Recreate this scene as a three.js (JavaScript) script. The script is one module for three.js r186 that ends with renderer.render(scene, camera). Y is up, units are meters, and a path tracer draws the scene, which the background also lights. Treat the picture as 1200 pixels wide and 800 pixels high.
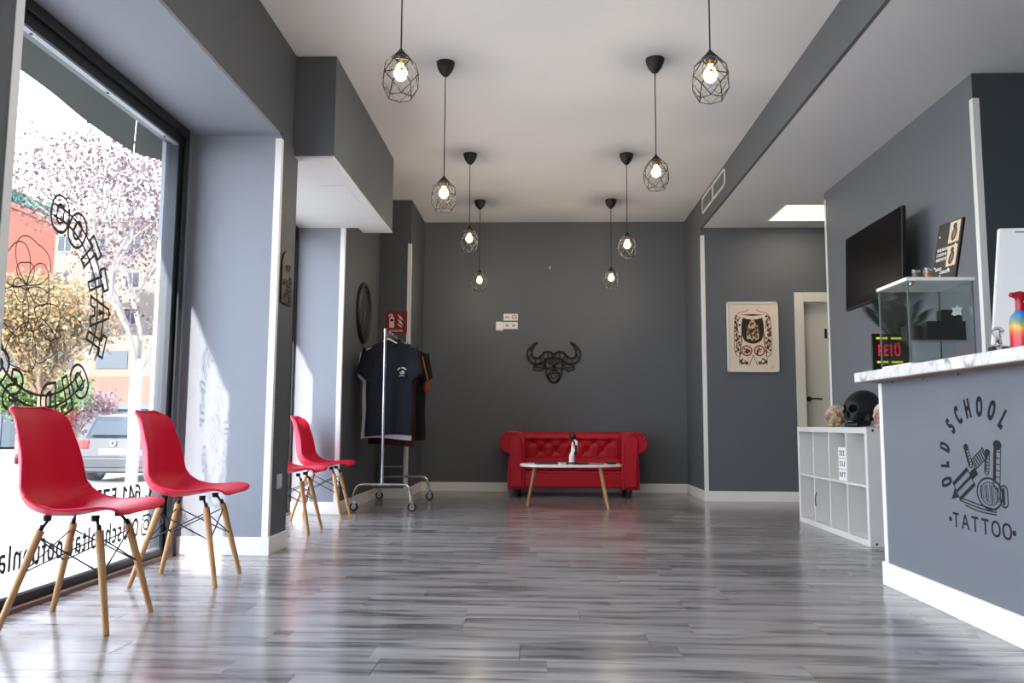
import * as THREE from 'three';
import { RoundedBoxGeometry } from 'three/addons/geometries/RoundedBoxGeometry.js';
import { MarchingCubes } from 'three/addons/objects/MarchingCubes.js';
import { RectAreaLightUniformsLib } from 'three/addons/lights/RectAreaLightUniformsLib.js';
import { mergeGeometries, mergeVertices } from 'three/addons/utils/BufferGeometryUtils.js';

// ------------------------------------------------------------------ camera, sky, sun, exposure
const scene = new THREE.Scene();
const camera = new THREE.PerspectiveCamera(2 * Math.atan(400 / 950) * 180 / Math.PI, 1.5, 0.05, 400);
camera.rotation.order = 'YXZ';
camera.rotation.set(0.102, 0.036, 0.006);
camera.position.set(0, 0.775, 0);

const renderer = new THREE.WebGLRenderer({ antialias: true });
renderer.toneMapping = THREE.LinearToneMapping;
renderer.toneMappingExposure = 2.0;
renderer.shadowMap.enabled = true;
RectAreaLightUniformsLib.init();

const SKY = 4.2;                                     // hazy autumn sky, a little bluer overhead
{
  const W = 64, H = 32, d = new Float32Array(W * H * 4);
  for (let y = 0; y < H; y++) {
    const el = Math.max(0, ((y + 0.5) / H - 0.5) * 2), k = Math.pow(el, 0.6);
    for (let x = 0; x < W; x++) d.set([SKY * (0.93 - 0.26 * k), SKY * (1.0 - 0.14 * k), SKY * (1.12 - 0.02 * k), 1], (y * W + x) * 4);
  }
  const t = new THREE.DataTexture(d, W, H, THREE.RGBAFormat, THREE.FloatType);
  t.mapping = THREE.EquirectangularReflectionMapping; t.magFilter = THREE.LinearFilter; t.minFilter = THREE.LinearFilter; t.needsUpdate = true;
  scene.background = t;
}
const sun = new THREE.DirectionalLight(new THREE.Color(1, 0.97, 0.92), 9);
sun.position.set(-1, 2.17, 5.5).multiplyScalar(5);
sun.castShadow = true;
Object.assign(sun.shadow.camera, { left: -25, right: 25, top: 20, bottom: -20, near: 1, far: 120 });
sun.shadow.mapSize.set(2048, 2048);
scene.add(sun, sun.target);

// ------------------------------------------------------------------ helpers
let seed = 7;
const rnd = () => { seed = (seed * 1664525 + 1013904223) >>> 0; return seed / 4294967296; };
const rr = (a, b) => a + (b - a) * rnd();
const clamp = (x, a = 0, b = 1) => Math.min(b, Math.max(a, x));
const lerp = (a, b, t) => a + (b - a) * t;
const smooth = (a, b, x) => { const t = clamp((x - a) / (b - a)); return t * t * (3 - 2 * t); };
const V = (x, y, z) => new THREE.Vector3(x, y, z);
const used = {};
function numbered(n) { used[n] = (used[n] ?? -1) + 1; return used[n] ? n + '_' + String(used[n]).padStart(3, '0') : n; }
const shade = (o) => { o.castShadow = o.receiveShadow = true; return o; };
function part(name, geo, mat, parent, label) {
  const m = shade(new THREE.Mesh(Array.isArray(geo) ? merged(geo) : geo, mat));
  m.name = name; parent.add(m);
  if (label) m.userData.label = label;
  return m;
}
function tag(o, label, category, group) { o.userData.label = label; if (category) o.userData.category = category; if (group) o.userData.group = group; return o; }
function thing(name, label, category, [x, y, z] = [0, 0, 0], turn = 0, group) {
  const o = new THREE.Group(); o.name = numbered(name); scene.add(o);
  o.position.set(x, y, z); o.rotation.y = turn;
  return tag(o, label, category, group);
}
function single(name, geo, mat, label, category, pos, turn = 0, group) {
  const m = part(numbered(name), geo, mat, scene);
  if (pos) m.position.set(...pos);
  m.rotation.y = turn;
  return tag(m, label, category, group);
}
function struct(name, geo, mat) { const m = part(numbered(name), geo, mat, scene); m.userData.kind = 'structure'; return m; }
function structGroup(name) { const o = new THREE.Group(); o.name = numbered(name); o.userData.kind = 'structure'; scene.add(o); return o; }
function copyOf(root, label) { const c = root.clone(); c.name = numbered(root.name.replace(/_\d{3}$/, '')); scene.add(c); if (label) c.userData = { ...root.userData, label }; return c; }
function merged(list) {
  const gs = list.map((g) => { const h = g.index ? g.toNonIndexed() : g.clone(); for (const k of Object.keys(h.attributes)) if (!['position', 'normal', 'uv'].includes(k)) h.deleteAttribute(k);
    if (!h.attributes.uv) h.setAttribute('uv', new THREE.BufferAttribute(new Float32Array(h.attributes.position.count * 2), 2)); return h; });
  return mergeGeometries(gs);
}
function uvMetres(g) {                                 // uv in metres from the dominant axis of each normal
  const p = g.attributes.position, n = g.attributes.normal, uv = new Float32Array(p.count * 2);
  for (let i = 0; i < p.count; i++) {
    const a = Math.abs(n.getX(i)), b = Math.abs(n.getY(i)), c = Math.abs(n.getZ(i));
    const [u, v] = a > b && a > c ? [p.getZ(i), p.getY(i)] : b > c ? [p.getX(i), p.getZ(i)] : [p.getX(i), p.getY(i)];
    uv[i * 2] = u; uv[i * 2 + 1] = v;
  }
  g.setAttribute('uv', new THREE.BufferAttribute(uv, 2));
  return g;
}
const bx = (x0, x1, y0, y1, z0, z1) => uvMetres(new THREE.BoxGeometry(x1 - x0, y1 - y0, z1 - z0).translate((x0 + x1) / 2, (y0 + y1) / 2, (z0 + z1) / 2));
const rbx = (x0, x1, y0, y1, z0, z1, r = 0.004, s = 2) => uvMetres(new RoundedBoxGeometry(x1 - x0, y1 - y0, z1 - z0, s, r).translate((x0 + x1) / 2, (y0 + y1) / 2, (z0 + z1) / 2));
function rod(a, b, r0, r1 = r0, seg = 8) {             // tapered cylinder from a to b
  const d = b.clone().sub(a), g = new THREE.CylinderGeometry(r1, r0, d.length(), seg, 1);
  g.applyQuaternion(new THREE.Quaternion().setFromUnitVectors(V(0, 1, 0), d.clone().normalize()));
  return g.translate((a.x + b.x) / 2, (a.y + b.y) / 2, (a.z + b.z) / 2);
}
const tube = (pts, r, n = 24, seg = 8, closed = false) => new THREE.TubeGeometry(new THREE.CatmullRomCurve3(pts, closed, 'catmullrom', 0.5), n, r, seg, closed);
const lathe = (pts, seg = 32) => new THREE.LatheGeometry(pts.map(([x, y]) => new THREE.Vector2(x, y)), seg);
function grid(nu, nv, f, closedU = false) {            // parametric surface f(u,v)->[x,y,z]
  const pos = [], uv = [], idx = [];
  for (let j = 0; j <= nv; j++) for (let i = 0; i <= nu; i++) { pos.push(...f(i / nu, j / nv)); uv.push(i / nu, j / nv); }
  for (let j = 0; j < nv; j++) for (let i = 0; i < nu; i++) { const a = j * (nu + 1) + i, b = a + 1, c = a + nu + 1, d = c + 1; idx.push(a, b, d, a, d, c); }
  const g = new THREE.BufferGeometry();
  g.setAttribute('position', new THREE.Float32BufferAttribute(pos, 3)); g.setAttribute('uv', new THREE.Float32BufferAttribute(uv, 2)); g.setIndex(idx);
  g.computeVertexNormals();
  return g;
}
function sdfMesh(f, centre, half, res = 56) {
  const mc = new MarchingCubes(res, undefined, false, false, 120000);
  mc.isolation = 0;
  for (let k = 0; k < res; k++) for (let j = 0; j < res; j++) for (let i = 0; i < res; i++)
    mc.field[k * res * res + j * res + i] = -f(centre[0] + half * (i - res / 2) / (res / 2), centre[1] + half * (j - res / 2) / (res / 2), centre[2] + half * (k - res / 2) / (res / 2));
  mc.update();
  let g = new THREE.BufferGeometry();
  g.setAttribute('position', new THREE.BufferAttribute(mc.positionArray.slice(0, mc.count * 3), 3));
  g = mergeVertices(g, 1e-4); g.scale(half, half, half); g.translate(...centre); g.computeVertexNormals();
  return g;
}
const smin = (a, b, k) => { const h = clamp(0.5 + 0.5 * (b - a) / k); return lerp(b, a, h) - k * h * (1 - h); };
const smax = (a, b, k) => -smin(-a, -b, k);
const ell = (x, y, z, a, b, c) => { const q = Math.hypot(x / a, y / b, z / c); return (q - 1) * Math.min(a, b, c); };
const caps = (p, a, b, r0, r1) => { const dx = b[0] - a[0], dy = b[1] - a[1], dz = b[2] - a[2], t = clamp(((p[0] - a[0]) * dx + (p[1] - a[1]) * dy + (p[2] - a[2]) * dz) / (dx * dx + dy * dy + dz * dz)); return Math.hypot(p[0] - a[0] - dx * t, p[1] - a[1] - dy * t, p[2] - a[2] - dz * t) - lerp(r0, r1, t); };

// noise and textures
const hash = (x, y) => { let h = Math.imul(x | 0, 374761393) + Math.imul(y | 0, 668265263); h = Math.imul(h ^ (h >>> 13), 1274126177); return ((h ^ (h >>> 16)) >>> 0) / 4294967296; };
function vnoise(x, y, px = 4096, py = 4096) {
  const ix = Math.floor(x), iy = Math.floor(y), fx = x - ix, fy = y - iy, sx = fx * fx * (3 - 2 * fx), sy = fy * fy * (3 - 2 * fy);
  const m = (a, n) => ((a % n) + n) % n, h = (a, b) => hash(m(a, px), m(b, py));
  return lerp(lerp(h(ix, iy), h(ix + 1, iy), sx), lerp(h(ix, iy + 1), h(ix + 1, iy + 1), sx), sy);
}
const fbm = (x, y, o = 4) => { let s = 0, a = 0.5; for (let i = 0; i < o; i++) { s += a * vnoise(x, y); x = x * 2.03 + 11.3; y = y * 2.03 + 5.7; a *= 0.5; } return s / (1 - Math.pow(0.5, o)); };
function dataTex(w, h, f, srgb = true) {
  const d = new Uint8Array(w * h * 4);
  for (let y = 0; y < h; y++) for (let x = 0; x < w; x++) { const c = f(x / w, y / h); d.set([c[0], c[1], c[2], 255].map((q) => clamp(Math.round(q), 0, 255)), (y * w + x) * 4); }
  const t = new THREE.DataTexture(d, w, h); t.wrapS = t.wrapT = THREE.RepeatWrapping; t.magFilter = THREE.LinearFilter; t.minFilter = THREE.LinearMipmapLinearFilter; t.generateMipmaps = true;
  if (srgb) t.colorSpace = THREE.SRGBColorSpace; t.needsUpdate = true; return t;
}
function canvasTex(w, h, draw, srgb = true) {
  const c = document.createElement('canvas'); c.width = w; c.height = h; const g = c.getContext('2d'); draw(g, w, h);
  const t = new THREE.CanvasTexture(c); if (srgb) t.colorSpace = THREE.SRGBColorSpace; t.anisotropy = 8; return t;
}
const M = (color, roughness = 0.6, o = {}) => new THREE.MeshStandardMaterial({ color, roughness, ...o });
const P = (color, roughness = 0.6, o = {}) => new THREE.MeshPhysicalMaterial({ color, roughness, ...o });

// ------------------------------------------------------------------ materials
const bumpTex = dataTex(256, 256, (u, v) => { const n = 255 * (0.5 * vnoise(u * 64, v * 64, 64, 64) + 0.5 * vnoise(u * 128, v * 128, 128, 128)); return [n, n, n]; }, false);
bumpTex.repeat.set(2.2, 2.2);
const paint = (c, r = 0.62) => M(c, r, { bumpMap: bumpTex, bumpScale: 0.0006 });
const mat = {
  wall: paint('#5d6166'), paleWall: paint('#8a8e97'), counter: paint('#6d7178'), shadedWall: paint('#454b50'), leftWall: paint('#52565b'), ceiling: paint('#dcdcde', 0.8), soffit: paint('#dcdad8', 0.8), white: M('#efeeec', 0.45), plinth: M('#f1efeb', 0.4),
  black: M('#141517', 0.5), blackMetal: M('#16171a', 0.42, { metalness: 0.4 }), frame: M('#1d2127', 0.38, { metalness: 0.3 }), steel: M('#c9cbcd', 0.22, { metalness: 1 }),
  redShell: P('#d60634', 0.45, { specularIntensity: 0.5, clearcoat: 0.08, clearcoatRoughness: 0.3 }), glass: P('#ffffff', 0.0, { transmission: 1, thickness: 0, ior: 1.45 }),
  tintGlass: P('#f8fcfb', 0.02, { transmission: 1, thickness: 0, ior: 1.5 }), rubber: M('#1b1b1c', 0.75), tv: P('#04060a', 0.3, { specularIntensity: 0.12 }),
};
const beech = dataTex(256, 512, (u, v) => { const n = fbm(u * 26, v * 5, 4), s = vnoise(u * 60, v * 6, 60, 6); return [205 - 36 * n - 12 * s, 160 - 36 * n - 12 * s, 108 - 30 * n - 10 * s]; });
mat.beech = M('#ffffff', 0.5, { map: beech });

// ------------------------------------------------------------------ structure: floor
const floorTex = (k) => dataTex(1024, 1024, (u, v) => {            // 2.6 m of four different boards
  const b = Math.floor(v * 5), ox = b * 37.7 + k * 211, uu = u * 2.6, vv = v * 1.0;
  const warp = 0.035 * (fbm(uu * 1.6 + ox, vv * 5 + k * 9, 3) - 0.5);
  const s1 = fbm(uu * 1.5 + ox, (vv + warp) * 15 + ox, 4), s2 = fbm(uu * 3.0 + ox + 40, (vv + warp * 1.4) * 30 + 7, 4), fine = vnoise(uu * 9 + ox, vv * 420), pores = vnoise(uu * 40 + ox, vv * 700);
  const dark = smooth(0.50, 0.74, s1) * 0.40 + smooth(0.54, 0.76, s2) * 0.50, light = smooth(0.48, 0.22, s1);
  const t = 0.69 + 0.05 * light - 0.36 * dark + 0.04 * (fine - 0.5) + 0.03 * (pores - 0.5) + 0.02 * (hash(b + 13, k) - 0.5);
  return [222 * t, 216 * t, 216 * t];
});
const floorMaps = [floorTex(0), floorTex(1)];
const plankMats = [];
for (const t of floorMaps) for (const c of ['#ffffff', '#f8f7f6', '#f1f0f0']) plankMats.push(P(c, 0.19, { ior: 1.7, map: t, bumpMap: t, bumpScale: 0.0003 }));
const floor = structGroup('floor');
part('floor_base', bx(-2.3, 4.3, -0.3, -0.012, -9.7, 2.6), M('#3a3836', 0.9), floor);
{
  const PL = 1.38, PW = 0.193, gap = 0.0012, bank = [];
  for (let k = 0; k < 10; k++) {
    const g = new RoundedBoxGeometry(PL - gap, 0.012, PW - gap, 1, 0.0015), p = g.attributes.position, uv = new Float32Array(p.count * 2), row = k % 5, ou = rnd();
    for (let i = 0; i < p.count; i++) { uv[i * 2] = p.getX(i) / 2.6 + ou; uv[i * 2 + 1] = (row + 0.5 + (p.getZ(i) / PW) * 0.98) / 5; }
    g.setAttribute('uv', new THREE.BufferAttribute(uv, 2)); bank.push(g);
  }
  const cut = {};                                     // end pieces share geometries of rounded lengths
  function board(x0, x1, zc) {
    const len = x1 - x0;
    if (len < 0.04) return;
    let g;
    if (Math.abs(len - PL) < 1e-6) g = bank[Math.floor(rnd() * 10)];
    else { const key = len.toFixed(3); if (!cut[key]) { const h = new RoundedBoxGeometry(len - gap, 0.012, PW - gap, 1, 0.0015), p = h.attributes.position, uv = new Float32Array(p.count * 2), row = Math.floor(rnd() * 5), ou = rnd(); for (let i = 0; i < p.count; i++) { uv[i * 2] = p.getX(i) / 2.6 + ou; uv[i * 2 + 1] = (row + 0.5 + (p.getZ(i) / PW) * 0.98) / 5; } h.setAttribute('uv', new THREE.BufferAttribute(uv, 2)); cut[key] = h; } g = cut[key]; }
    const m = part('plank', g, plankMats[Math.floor(rnd() * plankMats.length)], floor);
    m.position.set((x0 + x1) / 2, -0.006, zc);
  }
  const offs = [0, 0.46, 0.92, 0.23, 0.69, 1.15];
  for (let r = 0; r < 62; r++) {
    const zc = -9.53 + PW * (r + 0.5);
    if (zc > 2.45) break;
    const xa = zc < -7.1 ? -1.75 : -2.14, xb = zc < -8.5 ? 1.76 : 3.95;
    for (let x = -2.14 - offs[r % 6]; x < xb; x += PL) { const a = Math.max(x, xa), b = Math.min(x + PL, xb); if (b > xa && a < xb) board(a, Math.abs(b - x - PL) < 1e-9 && a === x ? x + PL : b, zc); }
  }
}

// ------------------------------------------------------------------ structure: walls, ceilings
const CH = 3.19, LC = 2.874;
struct('ceiling', bx(-2.4, 1.72, CH, CH + 0.2, -9.8, 2.6), mat.ceiling);
struct('ceiling_lower', bx(1.725, 4.3, LC, CH + 0.2, -8.7, 2.6), mat.ceiling);
struct('beam_right', bx(1.70, 1.725, LC - 0.001, CH, -8.75, 2.5), mat.wall);
struct('wall_back', bx(-1.9, 1.95, 0, CH, -9.75, -9.53), mat.wall);
struct('wall_left', [
  bx(-2.32, -1.62, 2.57, CH, -7.1, 2.5),                                   // header over the window bays
  bx(-2.32, -1.61, 0, 2.57, -5.159, -4.823), bx(-2.32, -1.62, 0, 2.57, -2.36, -2.05),
  bx(-2.32, -1.74, 0, CH, -8.55, -7.0), bx(-2.32, -1.40, 0, CH, -9.75, -8.55), bx(-2.32, -1.62, 0, 2.57, 1.9, 2.5),
], mat.leftWall);
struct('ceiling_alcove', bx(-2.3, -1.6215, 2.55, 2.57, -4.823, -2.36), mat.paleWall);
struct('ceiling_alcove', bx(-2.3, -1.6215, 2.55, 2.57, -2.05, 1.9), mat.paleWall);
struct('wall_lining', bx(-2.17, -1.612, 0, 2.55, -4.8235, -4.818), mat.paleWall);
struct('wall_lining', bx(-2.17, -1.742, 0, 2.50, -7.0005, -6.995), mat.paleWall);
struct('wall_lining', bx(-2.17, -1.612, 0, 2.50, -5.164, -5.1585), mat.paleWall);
struct('beam_bulkhead', bx(-1.62, -1.355, 2.512, CH, -7.19, -5.1), mat.wall);
const bs = structGroup('ceiling_bulkhead');
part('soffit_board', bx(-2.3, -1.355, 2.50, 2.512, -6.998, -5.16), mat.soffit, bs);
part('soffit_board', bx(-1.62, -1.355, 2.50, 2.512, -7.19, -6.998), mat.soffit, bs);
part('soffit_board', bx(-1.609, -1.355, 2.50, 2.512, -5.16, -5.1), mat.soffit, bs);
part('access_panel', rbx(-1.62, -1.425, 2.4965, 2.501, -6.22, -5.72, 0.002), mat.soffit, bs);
struct('wall_right', bx(2.56, 4.2, 0, LC, -7.27, -4.745), mat.counter);
struct('wall_right', bx(2.56, 4.2, 0, LC, -4.745, -4.74), mat.shadedWall);  // front face: shade put into a darker copy of the wall paint
struct('wall_far_right', [bx(1.70, 2.72, 0, LC, -8.75, -8.55), bx(2.72, 3.46, 2.11, LC, -8.75, -8.55), bx(3.46, 4.2, 0, LC, -8.75, -8.55), bx(1.70, 1.95, 0, CH, -9.6, -8.75)], mat.wall);
struct('wall_corridor', bx(4.0, 4.2, 0, LC, -8.55, -7.27), mat.wall);
struct('wall_side', bx(4.0, 4.2, 0, LC, -4.74, 2.5), mat.wall);
struct('wall_front', bx(-2.32, 4.2, 0, CH, 2.5, 2.7), mat.wall);
// baseboards
const BB = 0.105, bt = 0.014;
const bb = (n, ...a) => struct(n, rbx(...a, 0.003), mat.plinth);
bb('baseboard_back', -1.40, 1.70, 0, BB, -9.53, -9.53 + bt);
bb('baseboard_left', -1.40, -1.40 + bt, 0, BB, -9.52, -8.55 + bt); bb('baseboard_left', -1.74, -1.40, 0, BB, -8.55, -8.55 + bt);
bb('baseboard_left', -1.74, -1.74 + bt, 0, BB, -8.53, -7.0); bb('baseboard_left', -2.15, -1.74 + bt, 0, BB, -7.0, -7.0 + bt);
bb('baseboard_left', -1.61, -1.61 + bt, 0, BB, -5.159, -4.823 + bt); bb('baseboard_left', -2.15, -1.61, 0, BB, -4.823, -4.823 + bt);
bb('baseboard_right', 1.70 - bt, 1.70, 0, BB, -9.52, -8.55 + bt); bb('baseboard_right', 1.70, 2.655, 0, BB, -8.55, -8.55 + bt);
bb('baseboard_right', 2.56 - bt, 2.56, 0, BB, -7.27, -4.74 + bt); bb('baseboard_right', 2.56, 4.0, 0, BB, -4.74, -4.74 + bt);
// white corner trims
const tw = 0.036, tp = 0.003;
const trim = (x, z, sx, y1, y0 = BB) => struct('trim_1', [bx(Math.min(x + sx * tp, x - sx * tw), Math.max(x + sx * tp, x - sx * tw), y0, y1, z, z + tp), bx(Math.min(x, x + sx * tp), Math.max(x, x + sx * tp), y0, y1, z - tw, z)], mat.white);
used['trim'] = 0;
trim(-1.61, -4.818, 1, 2.53); trim(-1.74, -6.995, 1, 2.5); trim(-1.40, -8.55, 1, 2.709); trim(1.70, -8.55, -1, 2.792); trim(2.56, -4.74, -1, 2.72);
struct('trim_1', [bx(2.557, 2.56, BB, 2.81, -7.27, -7.234), bx(2.557, 2.596, BB, 2.81, -7.273, -7.27)], mat.white);
struct('trim_1', [bx(-1.62, -1.617, 0.1, 2.53, -2.396 + 0.036, -2.324), bx(-1.656, -1.617, 0.1, 2.53, -2.363, -2.36)], mat.white);

// ------------------------------------------------------------------ windows
function windowBay(n, z0, z1, top) {                       // z0 far end, z1 near end
  const w = structGroup('window_' + n), x0 = -2.25, x1 = -2.17, f = 0.1;
  part('window_frame', [rbx(x0, x1, top - 0.11, top, z0, z1, 0.004), rbx(x0, x1, 0, 0.055, z0, z1, 0.004), rbx(x0, x1, 0.055, top - 0.11, z0, z0 + f, 0.004), rbx(x0, x1, 0.055, top - 0.11, z1 - 0.07, z1, 0.004),
    rbx(x1, x1 + 0.02, top - 0.055, top, z0, z1, 0.003), rbx(x1, x1 + 0.02, 0.03, top - 0.055, z0, z0 + 0.05, 0.003)], mat.frame, w);
  part('pane', bx(-2.203, -2.199, 0.05, top - 0.1, z0 + f - 0.01, z1 - 0.06), mat.glass, w);
  part('glazing_bead', [bx(-2.199, x1, top - 0.122, top - 0.11, z0 + f, z1 - 0.07), bx(-2.199, x1, 0.055, 0.066, z0 + f, z1 - 0.07)], M('#8d9298', 0.4, { metalness: 0.5 }), w);
  for (let z = z0 + 0.25; z < z1; z += 0.62) part('screw', new THREE.CylinderGeometry(0.007, 0.007, 0.004, 10).translate(-2.19, top - 0.1235, z), mat.black, w);
  part('window_sill', rbx(x1, x1 + 0.035, -0.005, 0.02, z0, z1, 0.003), M('#6d5f58', 0.5), w);
  return w;
}
const w1 = windowBay(1, -4.74, -2.36, 2.55), w2 = windowBay(2, -7.0, -5.159, 2.5);
windowBay(3, -2.05, 1.9, 2.55);
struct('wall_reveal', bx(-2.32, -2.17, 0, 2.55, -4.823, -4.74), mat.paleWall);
// vinyl lettering on the big pane, read from the street
function vinylTex(w, h, draw) { return canvasTex(w, h, (g) => { g.fillStyle = '#000'; g.fillRect(0, 0, w, h); g.strokeStyle = g.fillStyle = '#fff'; draw(g, w, h); }, false); }
const vinyl = (t) => M('#17181c', 0.6, { alphaMap: t, transparent: true, side: THREE.DoubleSide });
const ringTex = vinylTex(1024, 1024, (g) => {
  const S = 1024 / 1.06, c = 512;
  g.lineWidth = 13; g.lineCap = 'round';
  const arc = (r, a0, a1) => { g.beginPath(); g.arc(c, c, r * S, a0, a1); g.stroke(); };
  const up = (deg) => (-90 - deg) * Math.PI / 180;                      // degrees towards the left of the top, as seen from the street
  const letter = (ch, deg, r, flip, sx) => {
    g.save(); g.translate(c, c); g.rotate((flip ? deg : -deg) * Math.PI / 180); g.translate(0, flip ? r * S : -r * S); g.scale(sx, 1);
    g.font = 'bold 205px sans-serif'; g.textAlign = 'center'; g.textBaseline = 'middle';
    g.globalCompositeOperation = 'source-over'; g.lineWidth = 26; g.strokeText(ch, 0, 6); g.fillStyle = '#000'; g.fillText(ch, 0, 6); g.restore();
  };
  'TATTOO'.split('').forEach((ch, i) => letter(ch, 107 - i * 20, 0.432, false, 0.92));
  'OLD SCHOOL'.split('').forEach((ch, i) => ch !== ' ' && letter(ch, 41 - i * 17, 0.432, true, 0.84));
  g.strokeStyle = '#fff'; g.lineWidth = 11; for (const r of [0.405, 0.46]) { arc(r, up(118), up(1)); arc(r, (90 - 66) * Math.PI / 180, (90 + 46) * Math.PI / 180); }
  g.lineWidth = 5; g.fillStyle = g.strokeStyle = '#fff';
  const petal = (x, y, r, a, s) => { g.save(); g.translate(c + x, c + y); g.rotate(a); g.beginPath(); g.moveTo(0, 0); g.bezierCurveTo(-r * s, -r * 0.3, -r * 0.8, -r * 1.15, 0, -r); g.bezierCurveTo(r * 0.8, -r * 1.15, r * s, -r * 0.3, 0, 0); g.stroke(); g.restore(); };
  for (const [x, y, r, a, w] of [[150, -60, 190, -0.3, 0.9], [150, -60, 170, 0.8, 0.8], [150, -60, 150, -1.4, 0.8], [150, -60, 90, 0.2, 0.9], [150, -60, 80, 2.2, 0.9], [160, -40, 190, 2.6, 0.7], [150, -40, 170, -2.3, 0.8], [90, 30, 180, -1.9, 0.35], [60, 60, 190, 3.6, 0.4], [120, 90, 200, 2.9, 0.5]]) petal(x, y, r, a, w);
});
{ const m = part('lettering', new THREE.PlaneGeometry(1.06, 1.06).rotateY(-Math.PI / 2).translate(-2.197, 1.295, -3.50), vinyl(ringTex), w1); m.userData.label = 'round outlined lettering and rose on the pane'; }
const lineTex = vinylTex(2048, 384, (g) => {
  g.textBaseline = 'alphabetic'; g.font = 'bold 150px sans-serif';
  g.save(); g.translate(190, 330); g.scale(0.76, 1); g.fillText('Oldschooltattoofuenlabrada', 0, 0); g.restore();
  g.lineWidth = 13; g.beginPath(); g.roundRect(48, 218, 112, 112, 30); g.stroke(); g.beginPath(); g.arc(104, 274, 28, 0, 7); g.stroke(); g.beginPath(); g.arc(136, 242, 8, 0, 7); g.fill();
  g.font = 'bold 140px sans-serif'; g.save(); g.translate(185, 128); g.fillText('641 573', 0, 0); g.restore();
  g.lineWidth = 24; g.lineCap = 'round'; g.beginPath(); g.moveTo(62, 44); g.quadraticCurveTo(60, 120, 140, 126); g.stroke(); g.lineWidth = 36; g.beginPath(); g.moveTo(64, 40); g.lineTo(74, 58); g.moveTo(124, 116); g.lineTo(140, 124); g.stroke();
});
{ const m = part('lettering', new THREE.PlaneGeometry(1.92, 0.36).rotateY(-Math.PI / 2).translate(-2.197, 0.285, -4.62 + 0.96), vinyl(lineTex), w1); m.userData.label = 'dark handle and telephone lettering low on the pane'; }

// ------------------------------------------------------------------ door at the far right
{
  const d = structGroup('door_1');
  part('door_casing', [rbx(2.66, 2.755, 0, 2.175, -8.55, -8.53, 0.003), rbx(3.425, 3.52, 0, 2.175, -8.55, -8.53, 0.003), rbx(2.755, 3.425, 2.075, 2.175, -8.55, -8.53, 0.003), bx(2.735, 2.755, 0, 2.075, -8.68, -8.55), bx(3.425, 3.445, 0, 2.075, -8.68, -8.55), bx(2.735, 3.445, 2.075, 2.095, -8.68, -8.55)], M('#d8d4c8', 0.5), d);
  const leaf = part('door_leaf', rbx(2.757, 3.423, 0.008, 2.072, -8.66, -8.62, 0.003), M('#cfcbbd', 0.5), d);
  part('door_handle', [rod(V(2.81, 1.06, -8.62), V(2.81, 1.06, -8.57), 0.009), tube([V(2.81, 1.06, -8.572), V(2.86, 1.062, -8.57), V(2.93, 1.058, -8.572)], 0.009, 12), new THREE.CylinderGeometry(0.026, 0.026, 0.008, 20).rotateX(Math.PI / 2).translate(2.81, 1.06, -8.616)], mat.blackMetal, leaf);
  part('hinge', rbx(2.99, 3.01, 1.70, 1.80, -8.622, -8.60, 0.003), mat.blackMetal, leaf);
}

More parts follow.
